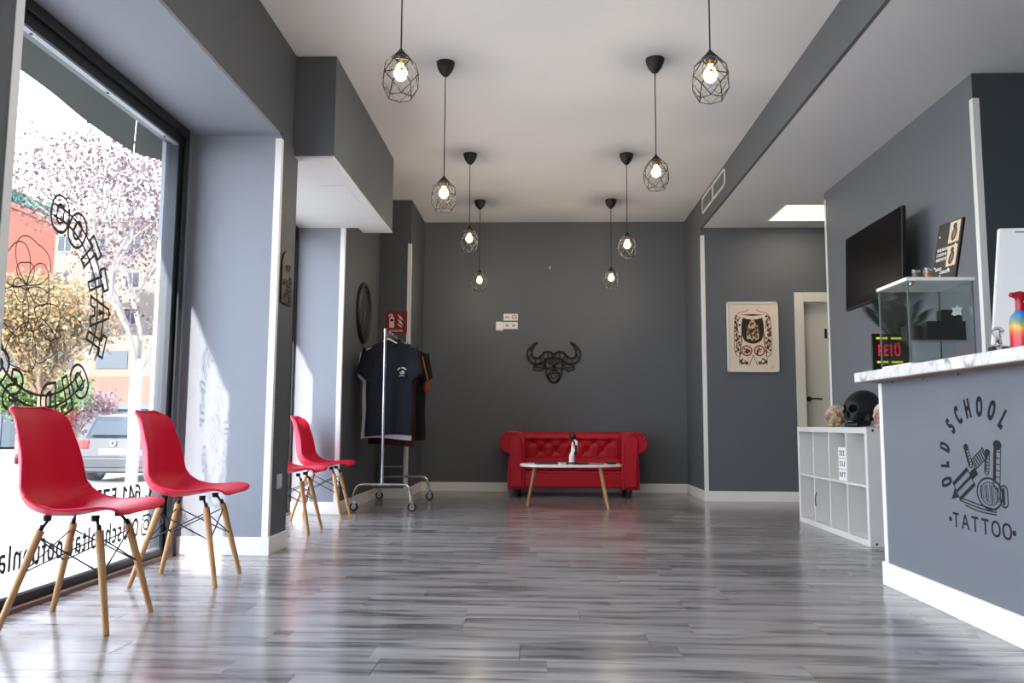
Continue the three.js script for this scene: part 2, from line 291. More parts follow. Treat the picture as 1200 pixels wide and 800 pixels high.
// ------------------------------------------------------------------ shell chairs
function chair(label) {
  const t = thing('shell_chair', label, 'chair', [0, 0, 0], 0, 'red shell chairs by the windows');
  const prof = new THREE.CatmullRomCurve3([V(0.232, 0.433, 0), V(0.218, 0.442, 0), V(0.165, 0.447, 0), V(0.08, 0.433, 0), V(0.0, 0.418, 0), V(-0.085, 0.416, 0), V(-0.15, 0.437, 0), V(-0.19, 0.495, 0), V(-0.208, 0.58, 0), V(-0.222, 0.68, 0), V(-0.24, 0.765, 0), V(-0.262, 0.828, 0)], false, 'centripetal');
  const halfW = (u) => { const w = lerp(0.205, 0.232, smooth(0, 0.35, u)) - 0.06 * smooth(0.55, 0.98, u); const e = Math.min(u / 0.12, (1 - u) / 0.11); return w * (e < 1 ? 0.56 + 0.44 * Math.sqrt(Math.max(0, 1 - (1 - e) * (1 - e))) : 1); };
  const lift = (u) => 0.012 + 0.075 * Math.exp(-Math.pow((u - 0.56) / 0.2, 2)) + 0.045 * smooth(0.6, 0.8, u) * smooth(1.02, 0.9, u) - 0.014 * smooth(0.1, 0, u);
  const mid = (u, v) => { const c = prof.getPoint(u), d = prof.getTangent(u), k = Math.pow(Math.abs(v), 2.6) * lift(u), nx = d.y, ny = -d.x; return V(c.x + nx * k, c.y + ny * k, v * halfW(u)); };
  const nrm = (u, v) => { const e = 2e-3, a = mid(Math.min(1, u + e), v).sub(mid(Math.max(0, u - e), v)), b = mid(u, Math.min(1, v + e)).sub(mid(u, Math.max(-1, v - e))); return a.cross(b).normalize(); };
  const nu = 44, nv = 26, side = (s) => grid(nv, nu, (a, b) => { const v = a * 2 - 1, p = mid(b, v), n = nrm(b, v); return p.addScaledVector(n, s * 0.0035).toArray(); });
  const inner = side(-1), outer = side(1); outer.index.array.reverse(); outer.computeVertexNormals();
  const loop = []; for (let i = 0; i <= 40; i++) loop.push([i / 40, -1]); for (let i = 1; i <= 24; i++) loop.push([1, -1 + i / 12]); for (let i = 1; i <= 40; i++) loop.push([1 - i / 40, 1]); for (let i = 1; i < 24; i++) loop.push([0, 1 - i / 12]);
  const rim = tube(loop.map(([u, v]) => mid(u, v)), 0.0052, 240, 8, true);
  part('seat_shell', [inner, outer, rim], mat.redShell, t);
  const feet = [], tops = [];
  for (const [sx, sz] of [[1, 1], [1, -1], [-1, 1], [-1, -1]]) { feet.push(V(sx * 0.203 - 0.0, 0, sz * 0.182)); tops.push(V(sx * 0.112 + 0.01, 0.365, sz * 0.115)); }
  const brace = [];
  feet.forEach((f, i) => {
    const a = tops[i], leg = rod(f, a, 0.0112, 0.0165, 14); part('leg', leg, mat.beech, t);
    brace.push(rod(a, V(a.x * 0.82, 0.405, a.z * 0.82), 0.006), rod(a.clone().lerp(f, 0.04), V(a.x * 0.95, 0.385, a.z * 0.95), 0.009, 0.009, 10));
  });
  for (const [i, j] of [[0, 1], [2, 3], [0, 2], [1, 3]]) for (const [a, b] of [[i, j], [j, i]]) { const low = tops[b].clone().lerp(feet[b], 0.42); brace.push(rod(tops[a].clone().lerp(feet[a], 0.06), low, 0.0032, 0.0032, 6)); }
  for (let i = 0; i < 4; i++) { const c = tops[i].clone().lerp(feet[i], 0.42); brace.push(new THREE.SphereGeometry(0.0075, 8, 6).translate(c.x, c.y, c.z)); }
  part('wire_brace', brace, mat.blackMetal, t);
  for (const [sx, sz] of [[1, 1], [1, -1], [-1, 1], [-1, -1]]) part('mount', new THREE.CylinderGeometry(0.016, 0.014, 0.022, 14).translate(sx * 0.092, 0.409, sz * 0.09), mat.rubber, t);
  return t;
}
const ch1 = chair('largest and nearest red shell chair on wooden legs, in front of the lettered window');
ch1.position.set(-1.795, 0, -3.18); ch1.rotation.y = 0.03;
const ch2 = copyOf(ch1, 'red plastic shell chair on wooden legs beside the sunlit pillar, its back touched by sunlight');
ch2.position.set(-1.745, 0, -4.04); ch2.rotation.y = 0.05;
const ch3 = copyOf(ch1, 'red shell chair mostly hidden behind the pillar, only seat front and legs showing');
ch3.position.set(-1.82, 0, -5.87); ch3.rotation.y = 0.02;
const ch4 = copyOf(ch1, 'red shell chair in the far window niche, next to the clothes rack');
ch4.position.set(-1.81, 0, -6.74); ch4.rotation.y = 0.03;

// ------------------------------------------------------------------ pendant lamps
const bulbMat = M('#fff3dc', 0.3, { emissive: '#ffd9a0', emissiveIntensity: 5 });
function pendant(label, x, z, bottom) {
  const top = bottom + 0.215, t = thing('pendant_lamp', label, 'pendant lamp', [x, 0, z], rnd() * 6, 'wire cage pendant lamps');
  part('canopy', lathe([[0.0, CH - 0.098], [0.012, CH - 0.097], [0.022, CH - 0.09], [0.045, CH - 0.06], [0.058, CH - 0.028], [0.062, CH - 0.004], [0.062, CH]], 36), mat.black, t);
  part('cord', rod(V(0, top + 0.012, 0), V(0, CH - 0.09, 0), 0.0036), mat.black, t);
  const sk = part('socket', lathe([[0.004, top + 0.02], [0.012, top + 0.008], [0.03, top - 0.012], [0.033, top - 0.022], [0.02, top - 0.026], [0.019, top - 0.055], [0, top - 0.055]], 24), mat.blackMetal, t);
  part('socket_ring', new THREE.CylinderGeometry(0.0205, 0.0205, 0.02, 20).translate(0, top - 0.045, 0), M('#b08a4a', 0.35, { metalness: 0.8 }), sk);
  const ring = (n, r, y, o) => Array.from({ length: n }, (_, i) => { const a = (i + o) / n * 2 * Math.PI; return V(r * Math.cos(a), top + y, r * Math.sin(a)); });
  const A = ring(6, 0.03, -0.015, 0), B = ring(6, 0.07, -0.055, 0.5), C = ring(6, 0.088, -0.115, 0), D = ring(6, 0.079, -0.165, 0.5), F = ring(6, 0.056, -0.213, 0.0), e = [];
  const wire = (a, b) => e.push(rod(a, b, 0.0027, 0.0027, 5));
  for (let i = 0; i < 6; i++) { const j = (i + 1) % 6, k = (i + 5) % 6;
    wire(A[i], B[i]); wire(A[i], B[k]); wire(B[i], C[i]); wire(B[i], C[j]); wire(C[i], D[i]); wire(C[j], D[i]); wire(D[i], F[i]); wire(D[i], F[j]); wire(F[i], F[j]); if (i % 2) wire(B[i], B[j]); else wire(C[i], C[j]); }
  part('cage', e, mat.blackMetal, t);
  part('bulb', lathe([[0, top - 0.135], [0.014, top - 0.131], [0.027, top - 0.119], [0.032, top - 0.103], [0.029, top - 0.088], [0.02, top - 0.072], [0.014, top - 0.06], [0.013, top - 0.05]], 24), bulbMat, t);
  const l = new THREE.PointLight(new THREE.Color(1, 0.87, 0.68), 0.48); l.position.set(0, top - 0.103, 0); l.shadow.radius = 1.3; l.castShadow = true; l.name = 'bulb_light'; t.add(l);
}
pendant('nearest wire cage pendant lamp of the left row, its ceiling rose out of frame', -0.646, -3.55, 2.256);
pendant('wire cage pendant lamp second in the left row, nearest one with a visible ceiling rose', -0.645, -5.21, 2.175);
pendant('wire cage pendant lamp third in the left row, just above the farthest one', -0.640, -7.06, 2.300);
pendant('farthest wire cage pendant lamp of the left row, before the back wall', -0.665, -8.59, 2.200);
pendant('nearest wire cage pendant lamp of the right row, its ceiling rose out of frame', 0.762, -3.55, 2.235);
pendant('wire cage pendant lamp second in the right row, left of the ceiling beam', 0.750, -5.19, 2.306);
pendant('wire cage pendant lamp third in the right row, just above the farthest one', 0.761, -7.09, 2.249);
pendant('farthest wire cage pendant lamp of the right row, before the back wall', 0.748, -8.575, 2.222);

// ------------------------------------------------------------------ recessed light panel, ventilation grille, small wall fittings
{
  const t = thing('ceiling_light', 'square recessed light panel glowing warm white in the low ceiling', 'ceiling light', [2.63, LC, -7.94]);
  part('frame', [bx(-0.31, 0.31, -0.006, 0, -0.31, -0.295), bx(-0.31, 0.31, -0.006, 0, 0.295, 0.31), bx(-0.31, -0.295, -0.006, 0, -0.295, 0.295), bx(0.295, 0.31, -0.006, 0, -0.295, 0.295)], mat.white, t);
  part('diffuser', bx(-0.295, 0.295, -0.004, -0.001, -0.295, 0.295), M('#fff6e0', 0.5, { emissive: '#ffe9bd', emissiveIntensity: 1.3 }), t);
  const l = new THREE.RectAreaLight(new THREE.Color(1, 0.9, 0.72), 2.8, 0.56, 0.56); l.rotation.x = -Math.PI / 2; l.position.y = -0.012; l.name = 'panel_light'; t.add(l);
}
for (const [z, label] of [[-1.9, 'added square fill light panel just above the camera, unseen'], [-0.2, 'added square fill light panel behind the camera, unseen'], [1.4, 'added square fill light panel nearest the front wall, unseen']]) {  // three unseen panels, added to fill the interior with light
  const t = thing('ceiling_light', label, 'ceiling light', [0.1, CH, z]);
  part('frame', [bx(-0.31, 0.31, -0.006, 0, -0.31, -0.295), bx(-0.31, 0.31, -0.006, 0, 0.295, 0.31), bx(-0.31, -0.295, -0.006, 0, -0.295, 0.295), bx(0.295, 0.31, -0.006, 0, -0.295, 0.295)], mat.white, t);
  part('diffuser', bx(-0.295, 0.295, -0.004, -0.001, -0.295, 0.295), M('#f8fbff', 0.5, { emissive: '#eef4ff', emissiveIntensity: 1.5 }), t);
  const l = new THREE.RectAreaLight(new THREE.Color(0.93, 0.97, 1.0), 5.5, 0.56, 0.56); l.rotation.x = -Math.PI / 2; l.position.y = -0.012; l.name = 'panel_light'; t.add(l);
}
{
  const t = thing('air_vent', 'white double louvred air vent high on the grey beam', 'air vent', [1.70, 3.07, -7.89]);
  const L = 0.52, h = 0.082;
  part('frame', [bx(-0.012, 0, h - 0.014, h, -L, L), bx(-0.012, 0, -h, -h + 0.014, -L, L), bx(-0.012, 0, -h, h, -L, -L + 0.016), bx(-0.012, 0, -h, h, L - 0.016, L), bx(-0.012, 0, -h, h, -0.018, 0.018)], mat.white, t);
  part('backing', bx(-0.002, -0.0005, -h + 0.01, h - 0.01, -L + 0.01, L - 0.01), mat.black, t);
  const lg = new THREE.BoxGeometry(0.012, 0.0025, L - 0.036).rotateZ(0.6), vg = new THREE.BoxGeometry(0.004, 2 * h - 0.03, 0.003);
  for (const s of [-1, 1]) for (let i = 0; i < 8; i++) { const m = part('louvre', lg, M('#c9cac9', 0.5), t); m.position.set(-0.007, -h + 0.026 + i * 0.0162, s * (L + 0.001) / 2); }
}
{
  const S = 0.008, plate = (label, x0, x1, y0, y1, f) => { const t = thing('wall_socket', label, 'socket', [(x0 + x1) / 2, (y0 + y1) / 2, -9.53]); part('plate', new RoundedBoxGeometry(x1 - x0, y1 - y0, 0.014, 2, 0.004).translate(0, 0, 0.007), mat.white, t); f(t); };
  const hole = (t, x, y, r = 0.009) => part('hole', new THREE.CylinderGeometry(r, r, 0.002, 14).rotateX(Math.PI / 2).translate(x, y, 0.0145), mat.black, t);
  plate('white double wall socket with dark holes, uppermost of the three plates', -0.446, -0.276, 1.998, 2.08, (t) => { hole(t, -0.053, 0); hole(t, -0.025, 0); part('socket_ring', new THREE.TorusGeometry(0.024, 0.004, 8, 24).translate(0.043, 0, 0.014), M('#8b8782', 0.5), t); hole(t, 0.035, 0, 0.006); hole(t, 0.051, 0, 0.006); });
  plate('white double data socket plate right under the holed socket', -0.446, -0.276, 1.897, 1.982, (t) => { for (const x of [-0.04, 0.036]) part('jack', rbx(x - 0.018, x + 0.018, -0.012, 0.014, 0.012, 0.016, 0.002), M('#a5a19b', 0.5), t); });
  plate('plain white square wall box left of the data socket', -0.537, -0.448, 1.876, 1.986, (t) => { part('cover', rbx(-0.034, 0.034, -0.042, 0.042, 0.012, 0.026, 0.004), mat.white, t); });
  const sw = thing('light_switch', 'pale grey switch plate on the side of the pillar', 'switch', [-1.61, 0.42, -4.985]);
  part('plate', rbx(0, 0.009, -0.044, 0.044, -0.044, 0.044, 0.003), M('#b9bcc0', 0.5), sw); part('rocker', rbx(0.006, 0.013, -0.028, 0.028, -0.028, 0.028, 0.002), M('#c6c9cd', 0.45), sw);
  const dt = thing('hook', 'tiny white and black wall fitting alone high on the back wall', 'hook', [0.11, 2.634, -9.53]);
  part('plate', rbx(-0.014, 0.006, -0.016, 0.014, 0, 0.008, 0.003), mat.white, dt); part('plug', rod(V(0.006, -0.006, 0), V(0.006, -0.006, 0.02), 0.01), mat.black, dt);
}

// ------------------------------------------------------------------ wall pieces
{
  // geometric buffalo head in black metal, a net of flat bars
  const c = [0.151, 1.503], k = 0.642 / 730, P2 = (x, y) => V((x - 562) * k, (395 - y) * k + 0.0, 0.012);
  const t = thing('wall_sculpture', 'black cut-out buffalo head with curved horns on the back wall', 'wall art', [c[0], c[1], -9.53]);
  const e = [], bar = (pts, r = 0.0085) => { for (let i = 1; i < pts.length; i++) { const a = P2(...pts[i - 1]), b = P2(...pts[i]), d = b.clone().sub(a), g = new THREE.BoxGeometry(d.length() + r, r * 2, 0.012).rotateZ(Math.atan2(d.y, d.x)); e.push(g.translate((a.x + b.x) / 2, (a.y + b.y) / 2, 0.012)); } };
  const sym = (pts, r) => { bar(pts, r); bar(pts.map(([x, y]) => [1124 - x, y]), r); };
  sym([[335, 130], [290, 150], [240, 200], [210, 250], [205, 300], [225, 355], [270, 400], [330, 415], [390, 405], [450, 360], [510, 335], [562, 330]], 0.011);
  sym([[335, 130], [290, 180], [265, 230], [260, 285], [290, 330], [340, 340], [390, 305], [430, 260], [490, 245], [530, 260], [562, 290]], 0.011);
  sym([[240, 200], [265, 230]]); sym([[225, 355], [260, 285]], 0.006); sym([[300, 340], [330, 415]]); sym([[380, 310], [395, 400]]); sym([[430, 262], [415, 320], [450, 360]]); sym([[490, 247], [478, 340]]); sym([[530, 262], [545, 330]], 0.006);
  sym([[420, 415], [300, 430], [285, 490], [380, 505], [430, 470]]); sym([[300, 432], [350, 465], [430, 450]], 0.006);
  sym([[450, 360], [435, 430], [455, 480], [465, 560], [500, 625], [530, 655], [562, 662]], 0.011);
  sym([[450, 380], [520, 410], [562, 445], [520, 470], [455, 470], [450, 400]]); sym([[562, 445], [590, 500], [635, 545]].map(([x, y]) => [1124 - x, y])); sym([[500, 545], [562, 535]]); sym([[500, 545], [485, 590], [520, 645]]); sym([[520, 570], [540, 600], [562, 610]], 0.006); sym([[562, 445], [562, 535]], 0.005); sym([[510, 340], [562, 440]]); sym([[478, 345], [520, 410]], 0.006); sym([[540, 335], [562, 380]], 0.006);
  part('cutout', e, mat.black, t);
}
{
  const t = thing('wall_clock', 'round dark wall clock with a raised rim beside the clothes rack', 'clock', [-1.74, 1.85, -7.80]);
  t.rotation.y = Math.PI / 2;
  part('rim', lathe([[0.255, 0.0], [0.29, 0.0], [0.297, 0.012], [0.29, 0.03], [0.272, 0.034], [0.258, 0.026], [0.255, 0.01]], 64).rotateX(Math.PI / 2), M('#1d1c1b', 0.45), t);
  part('inner_rim', new THREE.TorusGeometry(0.225, 0.008, 10, 64).translate(0, 0, 0.016), M('#34312e', 0.5), t);
  part('face', new THREE.CylinderGeometry(0.257, 0.257, 0.01, 64).rotateX(Math.PI / 2).translate(0, 0, 0.007), M('#16191b', 0.5), t);
  const hand = (l, a, w) => new THREE.BoxGeometry(w, l, 0.003).translate(0, l * 0.4, 0.02).rotateZ(a);
  part('hand', hand(0.2, 0.55, 0.012), M('#5a5e60', 0.4), t); part('hand', hand(0.15, 2.9, 0.016), M('#6a6e70', 0.4), t); part('hub', new THREE.CylinderGeometry(0.018, 0.018, 0.01, 20).rotateX(Math.PI / 2).translate(0, 0, 0.02), M('#6a6e70', 0.4), t);
  for (let i = 0; i < 12; i++) part('hour_mark', new THREE.BoxGeometry(0.012, 0.045, 0.004).translate(0, 0.195, 0.013).rotateZ(i * Math.PI / 6), M('#3c3f40', 0.5), t);
}
{
  const t = thing('fire_sign', 'red fire extinguisher sign with white pictograms behind the clothes rack', 'sign', [-1.545, 1.86, -8.55]);
  const tex = canvasTex(300, 300, (g) => {
    g.fillStyle = '#8f0f1c'; g.fillRect(0, 0, 300, 300); g.fillStyle = '#e8d9d6';
    g.beginPath(); g.roundRect(48, 78, 72, 150, 16); g.fill(); g.fillRect(70, 40, 28, 44); g.beginPath(); g.moveTo(30, 70); g.quadraticCurveTo(40, 34, 84, 34); g.lineTo(84, 48); g.quadraticCurveTo(52, 50, 42, 78); g.fill();
    g.fillStyle = '#5c0a12'; g.fillRect(58, 108, 52, 30); g.fillStyle = '#e8d9d6';
    g.save(); g.translate(205, 70); for (let i = 0; i < 5; i++) { g.save(); g.translate((i % 2) * 16 - 6, i * 32); g.rotate(0.6); g.beginPath(); g.ellipse(0, 0, 42, 9, 0, 0, 7); g.fill(); g.restore(); } g.restore();
    g.font = 'bold 40px sans-serif'; g.textAlign = 'center'; g.fillText('EXTINTOR', 150, 284, 230);
  });
  part('plate', rbx(-0.115, 0.115, -0.125, 0.115, 0, 0.004, 0.001), M('#8f0f1c', 0.5), t);
  part('print', new THREE.PlaneGeometry(0.224, 0.232).translate(0, -0.005, 0.0046), M('#ffffff', 0.5, { map: tex }), t);
}
{
  // dark embossed panel on the pillar side
  const t = thing('relief_panel', 'dark embossed metal panel with an arched top on the pillar', 'wall art', [-1.61, 1.66, -4.99]);
  t.rotation.y = Math.PI / 2;
  const s = new THREE.Shape(); s.moveTo(-0.1, -0.14); s.lineTo(0.1, -0.14); s.lineTo(0.1, 0.09); s.absarc(0, 0.09, 0.1, 0, Math.PI); s.lineTo(-0.1, -0.14);
  part('plaque', new THREE.ExtrudeGeometry(s, { depth: 0.008, bevelEnabled: true, bevelSize: 0.003, bevelThickness: 0.003, bevelSegments: 2, curveSegments: 20 }), M('#2b2926', 0.45, { metalness: 0.5 }), t);
  const e = []; for (let i = 0; i < 16; i++) { const x = rr(-0.07, 0.07), y = rr(-0.11, 0.13); e.push(new THREE.TorusGeometry(rr(0.012, 0.026), 0.005, 6, 14).translate(x, y, 0.012)); }
  part('relief', e, M('#4a443d', 0.4, { metalness: 0.6 }), t);
}
{
  const t = thing('framed_print', 'framed print of a tattooed torso on the grey wall left of the door', 'picture', [2.219, 1.703, -8.55]);
  const W = 0.535, H = 0.74;
  part('frame', [rbx(-W / 2, W / 2, H / 2 - 0.02, H / 2, 0, 0.025, 0.003), rbx(-W / 2, W / 2, -H / 2, -H / 2 + 0.02, 0, 0.025, 0.003), rbx(-W / 2, -W / 2 + 0.02, -H / 2, H / 2, 0, 0.025, 0.003), rbx(W / 2 - 0.02, W / 2, -H / 2, H / 2, 0, 0.025, 0.003)], M('#dedcd8', 0.45), t);
  const tex = canvasTex(640, 900, (g) => {
    g.fillStyle = '#e3d3bd'; g.fillRect(0, 0, 640, 900);
    const ink = '#2a1a17', red = '#7c2222', both = (f) => { f(); g.save(); g.translate(640, 0); g.scale(-1, 1); f(); g.restore(); };
    g.lineJoin = 'round'; g.strokeStyle = ink; g.lineWidth = 7;
    both(() => {                                                   // half the body outline
      g.beginPath(); g.moveTo(270, 70); g.quadraticCurveTo(250, 105, 170, 118); g.quadraticCurveTo(95, 130, 85, 210); g.bezierCurveTo(70, 340, 70, 430, 72, 560); g.quadraticCurveTo(70, 650, 100, 700); g.quadraticCurveTo(140, 730, 150, 690); g.bezierCurveTo(140, 610, 160, 520, 170, 420); g.lineTo(180, 300); g.stroke();
      g.beginPath(); g.moveTo(175, 420); g.quadraticCurveTo(180, 520, 150, 620); g.quadraticCurveTo(130, 760, 140, 830); g.moveTo(320, 690); g.quadraticCurveTo(290, 780, 262, 830); g.stroke();
    });
    const blob = (x, y, r, c) => { g.fillStyle = c; g.beginPath(); for (let i = 0; i < 12; i++) { const a = i / 12 * 6.283, q = r * (0.7 + 0.5 * rnd()); g.lineTo(x + q * Math.cos(a), y + q * Math.sin(a)); } g.fill(); };
    both(() => { for (let i = 0; i < 46; i++) { const y = 170 + i * 11; blob(112 + rr(-22, 36), y, rr(8, 20), rnd() < 0.35 ? red : ink); if (i % 2) blob(118 + rr(-16, 22), y, rr(4, 9), '#e3d3bd'); } });
    g.fillStyle = red; g.beginPath(); g.moveTo(150, 150); g.lineTo(320, 140); g.lineTo(490, 150); g.lineTo(320, 168); g.fill();
    g.fillStyle = ink; g.beginPath(); g.moveTo(190, 190); g.quadraticCurveTo(320, 240, 450, 190); g.quadraticCurveTo(500, 380, 430, 500); g.quadraticCurveTo(320, 580, 210, 500); g.quadraticCurveTo(140, 380, 190, 190); g.fill();
    g.fillStyle = '#cbb489'; g.beginPath(); g.moveTo(320, 200); g.quadraticCurveTo(420, 330, 400, 470); g.quadraticCurveTo(320, 530, 240, 470); g.quadraticCurveTo(220, 330, 320, 200); g.fill();
    for (let i = 0; i < 60; i++) { const a = rnd() * 6.283, q = Math.sqrt(rnd()); blob(320 + 80 * q * Math.cos(a), 380 + 125 * q * Math.sin(a), rr(6, 22), ['#2a1a17', '#55463a', '#7c2222', '#9a8a55', '#37423f'][Math.floor(rnd() * 5)]); }
    both(() => { g.fillStyle = red; g.beginPath(); g.arc(235, 635, 74, 0, 7); g.fill(); g.fillStyle = '#dcc7ae'; g.beginPath(); g.arc(235, 635, 58, 0, 7); g.fill(); for (let i = 0; i < 9; i++) blob(235 + rr(-36, 36), 635 + rr(-36, 36), rr(8, 18), rnd() < 0.5 ? red : ink); blob(180, 780, 40, ink); blob(232, 800, 22, red); blob(190, 775, 20, '#e3d3bd'); });
    g.strokeStyle = '#7a6a58'; g.lineWidth = 3; g.beginPath(); g.arc(570, 850, 18, 0, 7); g.stroke();
  });
  part('print', new THREE.PlaneGeometry(W - 0.036, H - 0.036).translate(0, 0, 0.016), M('#ffffff', 0.55, { map: tex }), t);
  part('backing', bx(-W / 2 + 0.01, W / 2 - 0.01, -H / 2 + 0.01, H / 2 - 0.01, 0.001, 0.015), M('#999999', 0.8), t);
}

// ------------------------------------------------------------------ sofa
{
  const leather = dataTex(512, 512, (u, v) => { const a = vnoise(u * 90, v * 90, 90, 90), b = vnoise(u * 180, v * 180, 180, 180), n = 0.6 * a + 0.4 * b; return [255 * n, 255 * n, 255 * n]; }, false);
  leather.repeat.set(3, 3);
  const red = P('#b40c23', 0.38, { bumpMap: leather, bumpScale: 0.0012, specularIntensity: 0.7 });
  const t = thing('sofa', 'red leather chesterfield sofa with rolled arms and buttoned back', 'sofa', [0.348, 0, -8.78]);
  const HW = 0.70, seatIn = 0.53, Hh = 0.695;                      // half width of the body, of the seat
  part('front_rail', rbx(-seatIn - 0.02, seatIn + 0.02, 0.105, 0.29, -0.62, -0.03, 0.02, 3), red, t);
  part('piping', tube([V(-seatIn, 0.262, -0.028), V(0, 0.262, -0.026), V(seatIn, 0.262, -0.028)], 0.006, 12), red, t);
  for (const s of [-1, 1]) {
    const c = part('seat_cushion', new RoundedBoxGeometry(seatIn - 0.004, 0.125, 0.56, 5, 0.045).translate(s * seatIn / 2, 0.352, -0.29), red, t);
    for (const y of [0.398, 0.305]) part('piping', tube([V(s * 0.02, y, -0.018), V(s * seatIn / 2, y + 0.001, -0.014), V(s * (seatIn - 0.02), y, -0.018)], 0.005, 12), red, c);
    // arm: panel with an outward roll, swept along z, roll surface pleated
    const sh = new THREE.Shape(); sh.moveTo(s * seatIn, 0.1); sh.lineTo(s * seatIn, 0.6); sh.quadraticCurveTo(s * (seatIn + 0.0), Hh, s * (seatIn + 0.12), Hh); sh.absarc(s * (seatIn + 0.145), Hh - 0.11, 0.11, Math.PI / 2, s > 0 ? -Math.PI * 0.62 : Math.PI * 1.62, s > 0); sh.quadraticCurveTo(s * (seatIn + 0.165), 0.44, s * (seatIn + 0.165), 0.36); sh.lineTo(s * (seatIn + 0.165), 0.1);
    const arm = part('arm', new THREE.ExtrudeGeometry(sh, { depth: 0.70, bevelEnabled: true, bevelThickness: 0.012, bevelSize: 0.012, bevelSegments: 3, curveSegments: 18 }).translate(0, 0, -0.72), red, t);
    const face = new THREE.Shape(); face.moveTo(s * (seatIn + 0.03), 0.12); face.lineTo(s * (seatIn + 0.03), 0.56); face.quadraticCurveTo(s * (seatIn + 0.035), 0.64, s * (seatIn + 0.10), 0.645); face.quadraticCurveTo(s * (seatIn + 0.16), 0.64, s * (seatIn + 0.155), 0.56); face.quadraticCurveTo(s * (seatIn + 0.135), 0.42, s * (seatIn + 0.135), 0.12);
    part('front_panel', new THREE.ExtrudeGeometry(face, { depth: 0.008, bevelEnabled: true, bevelThickness: 0.012, bevelSize: 0.01, bevelSegments: 3, curveSegments: 14 }).translate(0, 0, -0.003), red, arm);
    const pl = []; for (let i = 0; i < 13; i++) { const a = Math.PI * (0.98 - i * 0.125), r = 0.113, cx = s * (seatIn + 0.145), cy = Hh - 0.11; pl.push(new THREE.SphereGeometry(0.014, 10, 8).scale(1.1, 1.1, 0.5).translate(cx + s * -r * Math.cos(a) * 0.9, cy + r * Math.sin(a) * 0.95, 0.0)); }
    part('pleats', pl, red, arm);
    const nails = []; for (let i = 0; i < 22; i++) nails.push(new THREE.SphereGeometry(0.0045, 6, 5).translate(s * (seatIn + (i < 11 ? 0.012 : 0.152)), 0.13 + (i % 11) * 0.04, 0.0125));
    part('nail_trim', nails, M('#4b0a0c', 0.4, { metalness: 0.4 }), arm);
    for (const z of [-0.06, -0.66]) part('foot', lathe([[0, 0], [0.022, 0], [0.026, 0.012], [0.022, 0.03], [0.032, 0.055], [0.038, 0.08], [0.036, 0.105], [0, 0.105]], 20).translate(s * (seatIn + 0.07), 0, z), M('#2a1210', 0.4), t);
  }
  // buttoned back with a rolled top
  const btn = []; for (let i = 0; i < 6; i++) btn.push([-0.44 + i * 0.176, 0.585]); for (let i = 0; i < 5; i++) btn.push([-0.352 + i * 0.176, 0.485]);
  const tuft = (x, y) => { let d = 1e9; for (const [a, b] of btn) d = Math.min(d, Math.hypot(x - a, (y - b) * 0.95)); let cr = 1e9; for (const [a, b] of btn) for (const s of [-1, 1]) { const dx = x - a, dy = y - b; const along = dx * s * 0.66 + dy * 0.75, off = Math.abs(dx * s * 0.75 - dy * 0.66); if (Math.abs(along) < 0.135) cr = Math.min(cr, off); } return 0.02 * smooth(0, 0.07, d) + 0.006 * smooth(0, 0.02, cr); };
  const bk = grid(120, 40, (u, v) => { const x = lerp(-seatIn - 0.03, seatIn + 0.03, u); if (v < 0.7) { const y = lerp(0.34, 0.615, v / 0.7); return [x, y, -0.60 + tuft(x, y)]; } const a = (v - 0.7) / 0.3 * Math.PI * 1.15, r = 0.085; return [x, 0.612 + r * Math.sin(a), -0.562 - r + r * Math.cos(a)]; });
  part('back', [bk, rbx(-seatIn - 0.1, seatIn + 0.1, 0.105, 0.62, -0.72, -0.61, 0.02)], red, t);
  for (const [x, y] of btn) part('button', new THREE.SphereGeometry(0.0115, 10, 8).scale(1, 1, 0.6).translate(x, y, -0.593), M('#5c060c', 0.4), t);
}

// ------------------------------------------------------------------ coffee table and what lies on it
const TT = 0.405, TX = 0.285, TZ = -7.82;
{
  const t = thing('coffee_table', 'low white-topped coffee table on slanting wooden legs before the sofa', 'table', [TX, 0, TZ]);
  const s = new THREE.Shape(), N = 72; for (let i = 0; i <= N; i++) { const a = i / N * 2 * Math.PI, q = (c) => Math.sign(c) * Math.pow(Math.abs(c), 0.8); const x = 0.48 * q(Math.cos(a)), y = (0.25 - 0.05 * Math.cos(a)) * q(Math.sin(a)); i ? s.lineTo(x, y) : s.moveTo(x, y); }
  part('table_top', new THREE.ExtrudeGeometry(s, { depth: 0.012, bevelEnabled: true, bevelThickness: 0.005, bevelSize: 0.005, bevelSegments: 2 }).rotateX(-Math.PI / 2).translate(0, TT - 0.017, 0), M('#eceae7', 0.3), t);
  for (const [fx, fz, tx, tz] of [[-0.414, -0.10, -0.335, -0.05], [0.345, 0.16, 0.27, 0.10], [0.36, -0.33, 0.29, -0.16]]) { const l = part('leg', rod(V(fx, 0, fz), V(tx, TT - 0.017, tz), 0.0125, 0.02, 16), mat.beech, t); part('mount_plate', new THREE.CylinderGeometry(0.032, 0.032, 0.006, 20).translate(tx, TT - 0.021, tz), mat.blackMetal, l); }
}
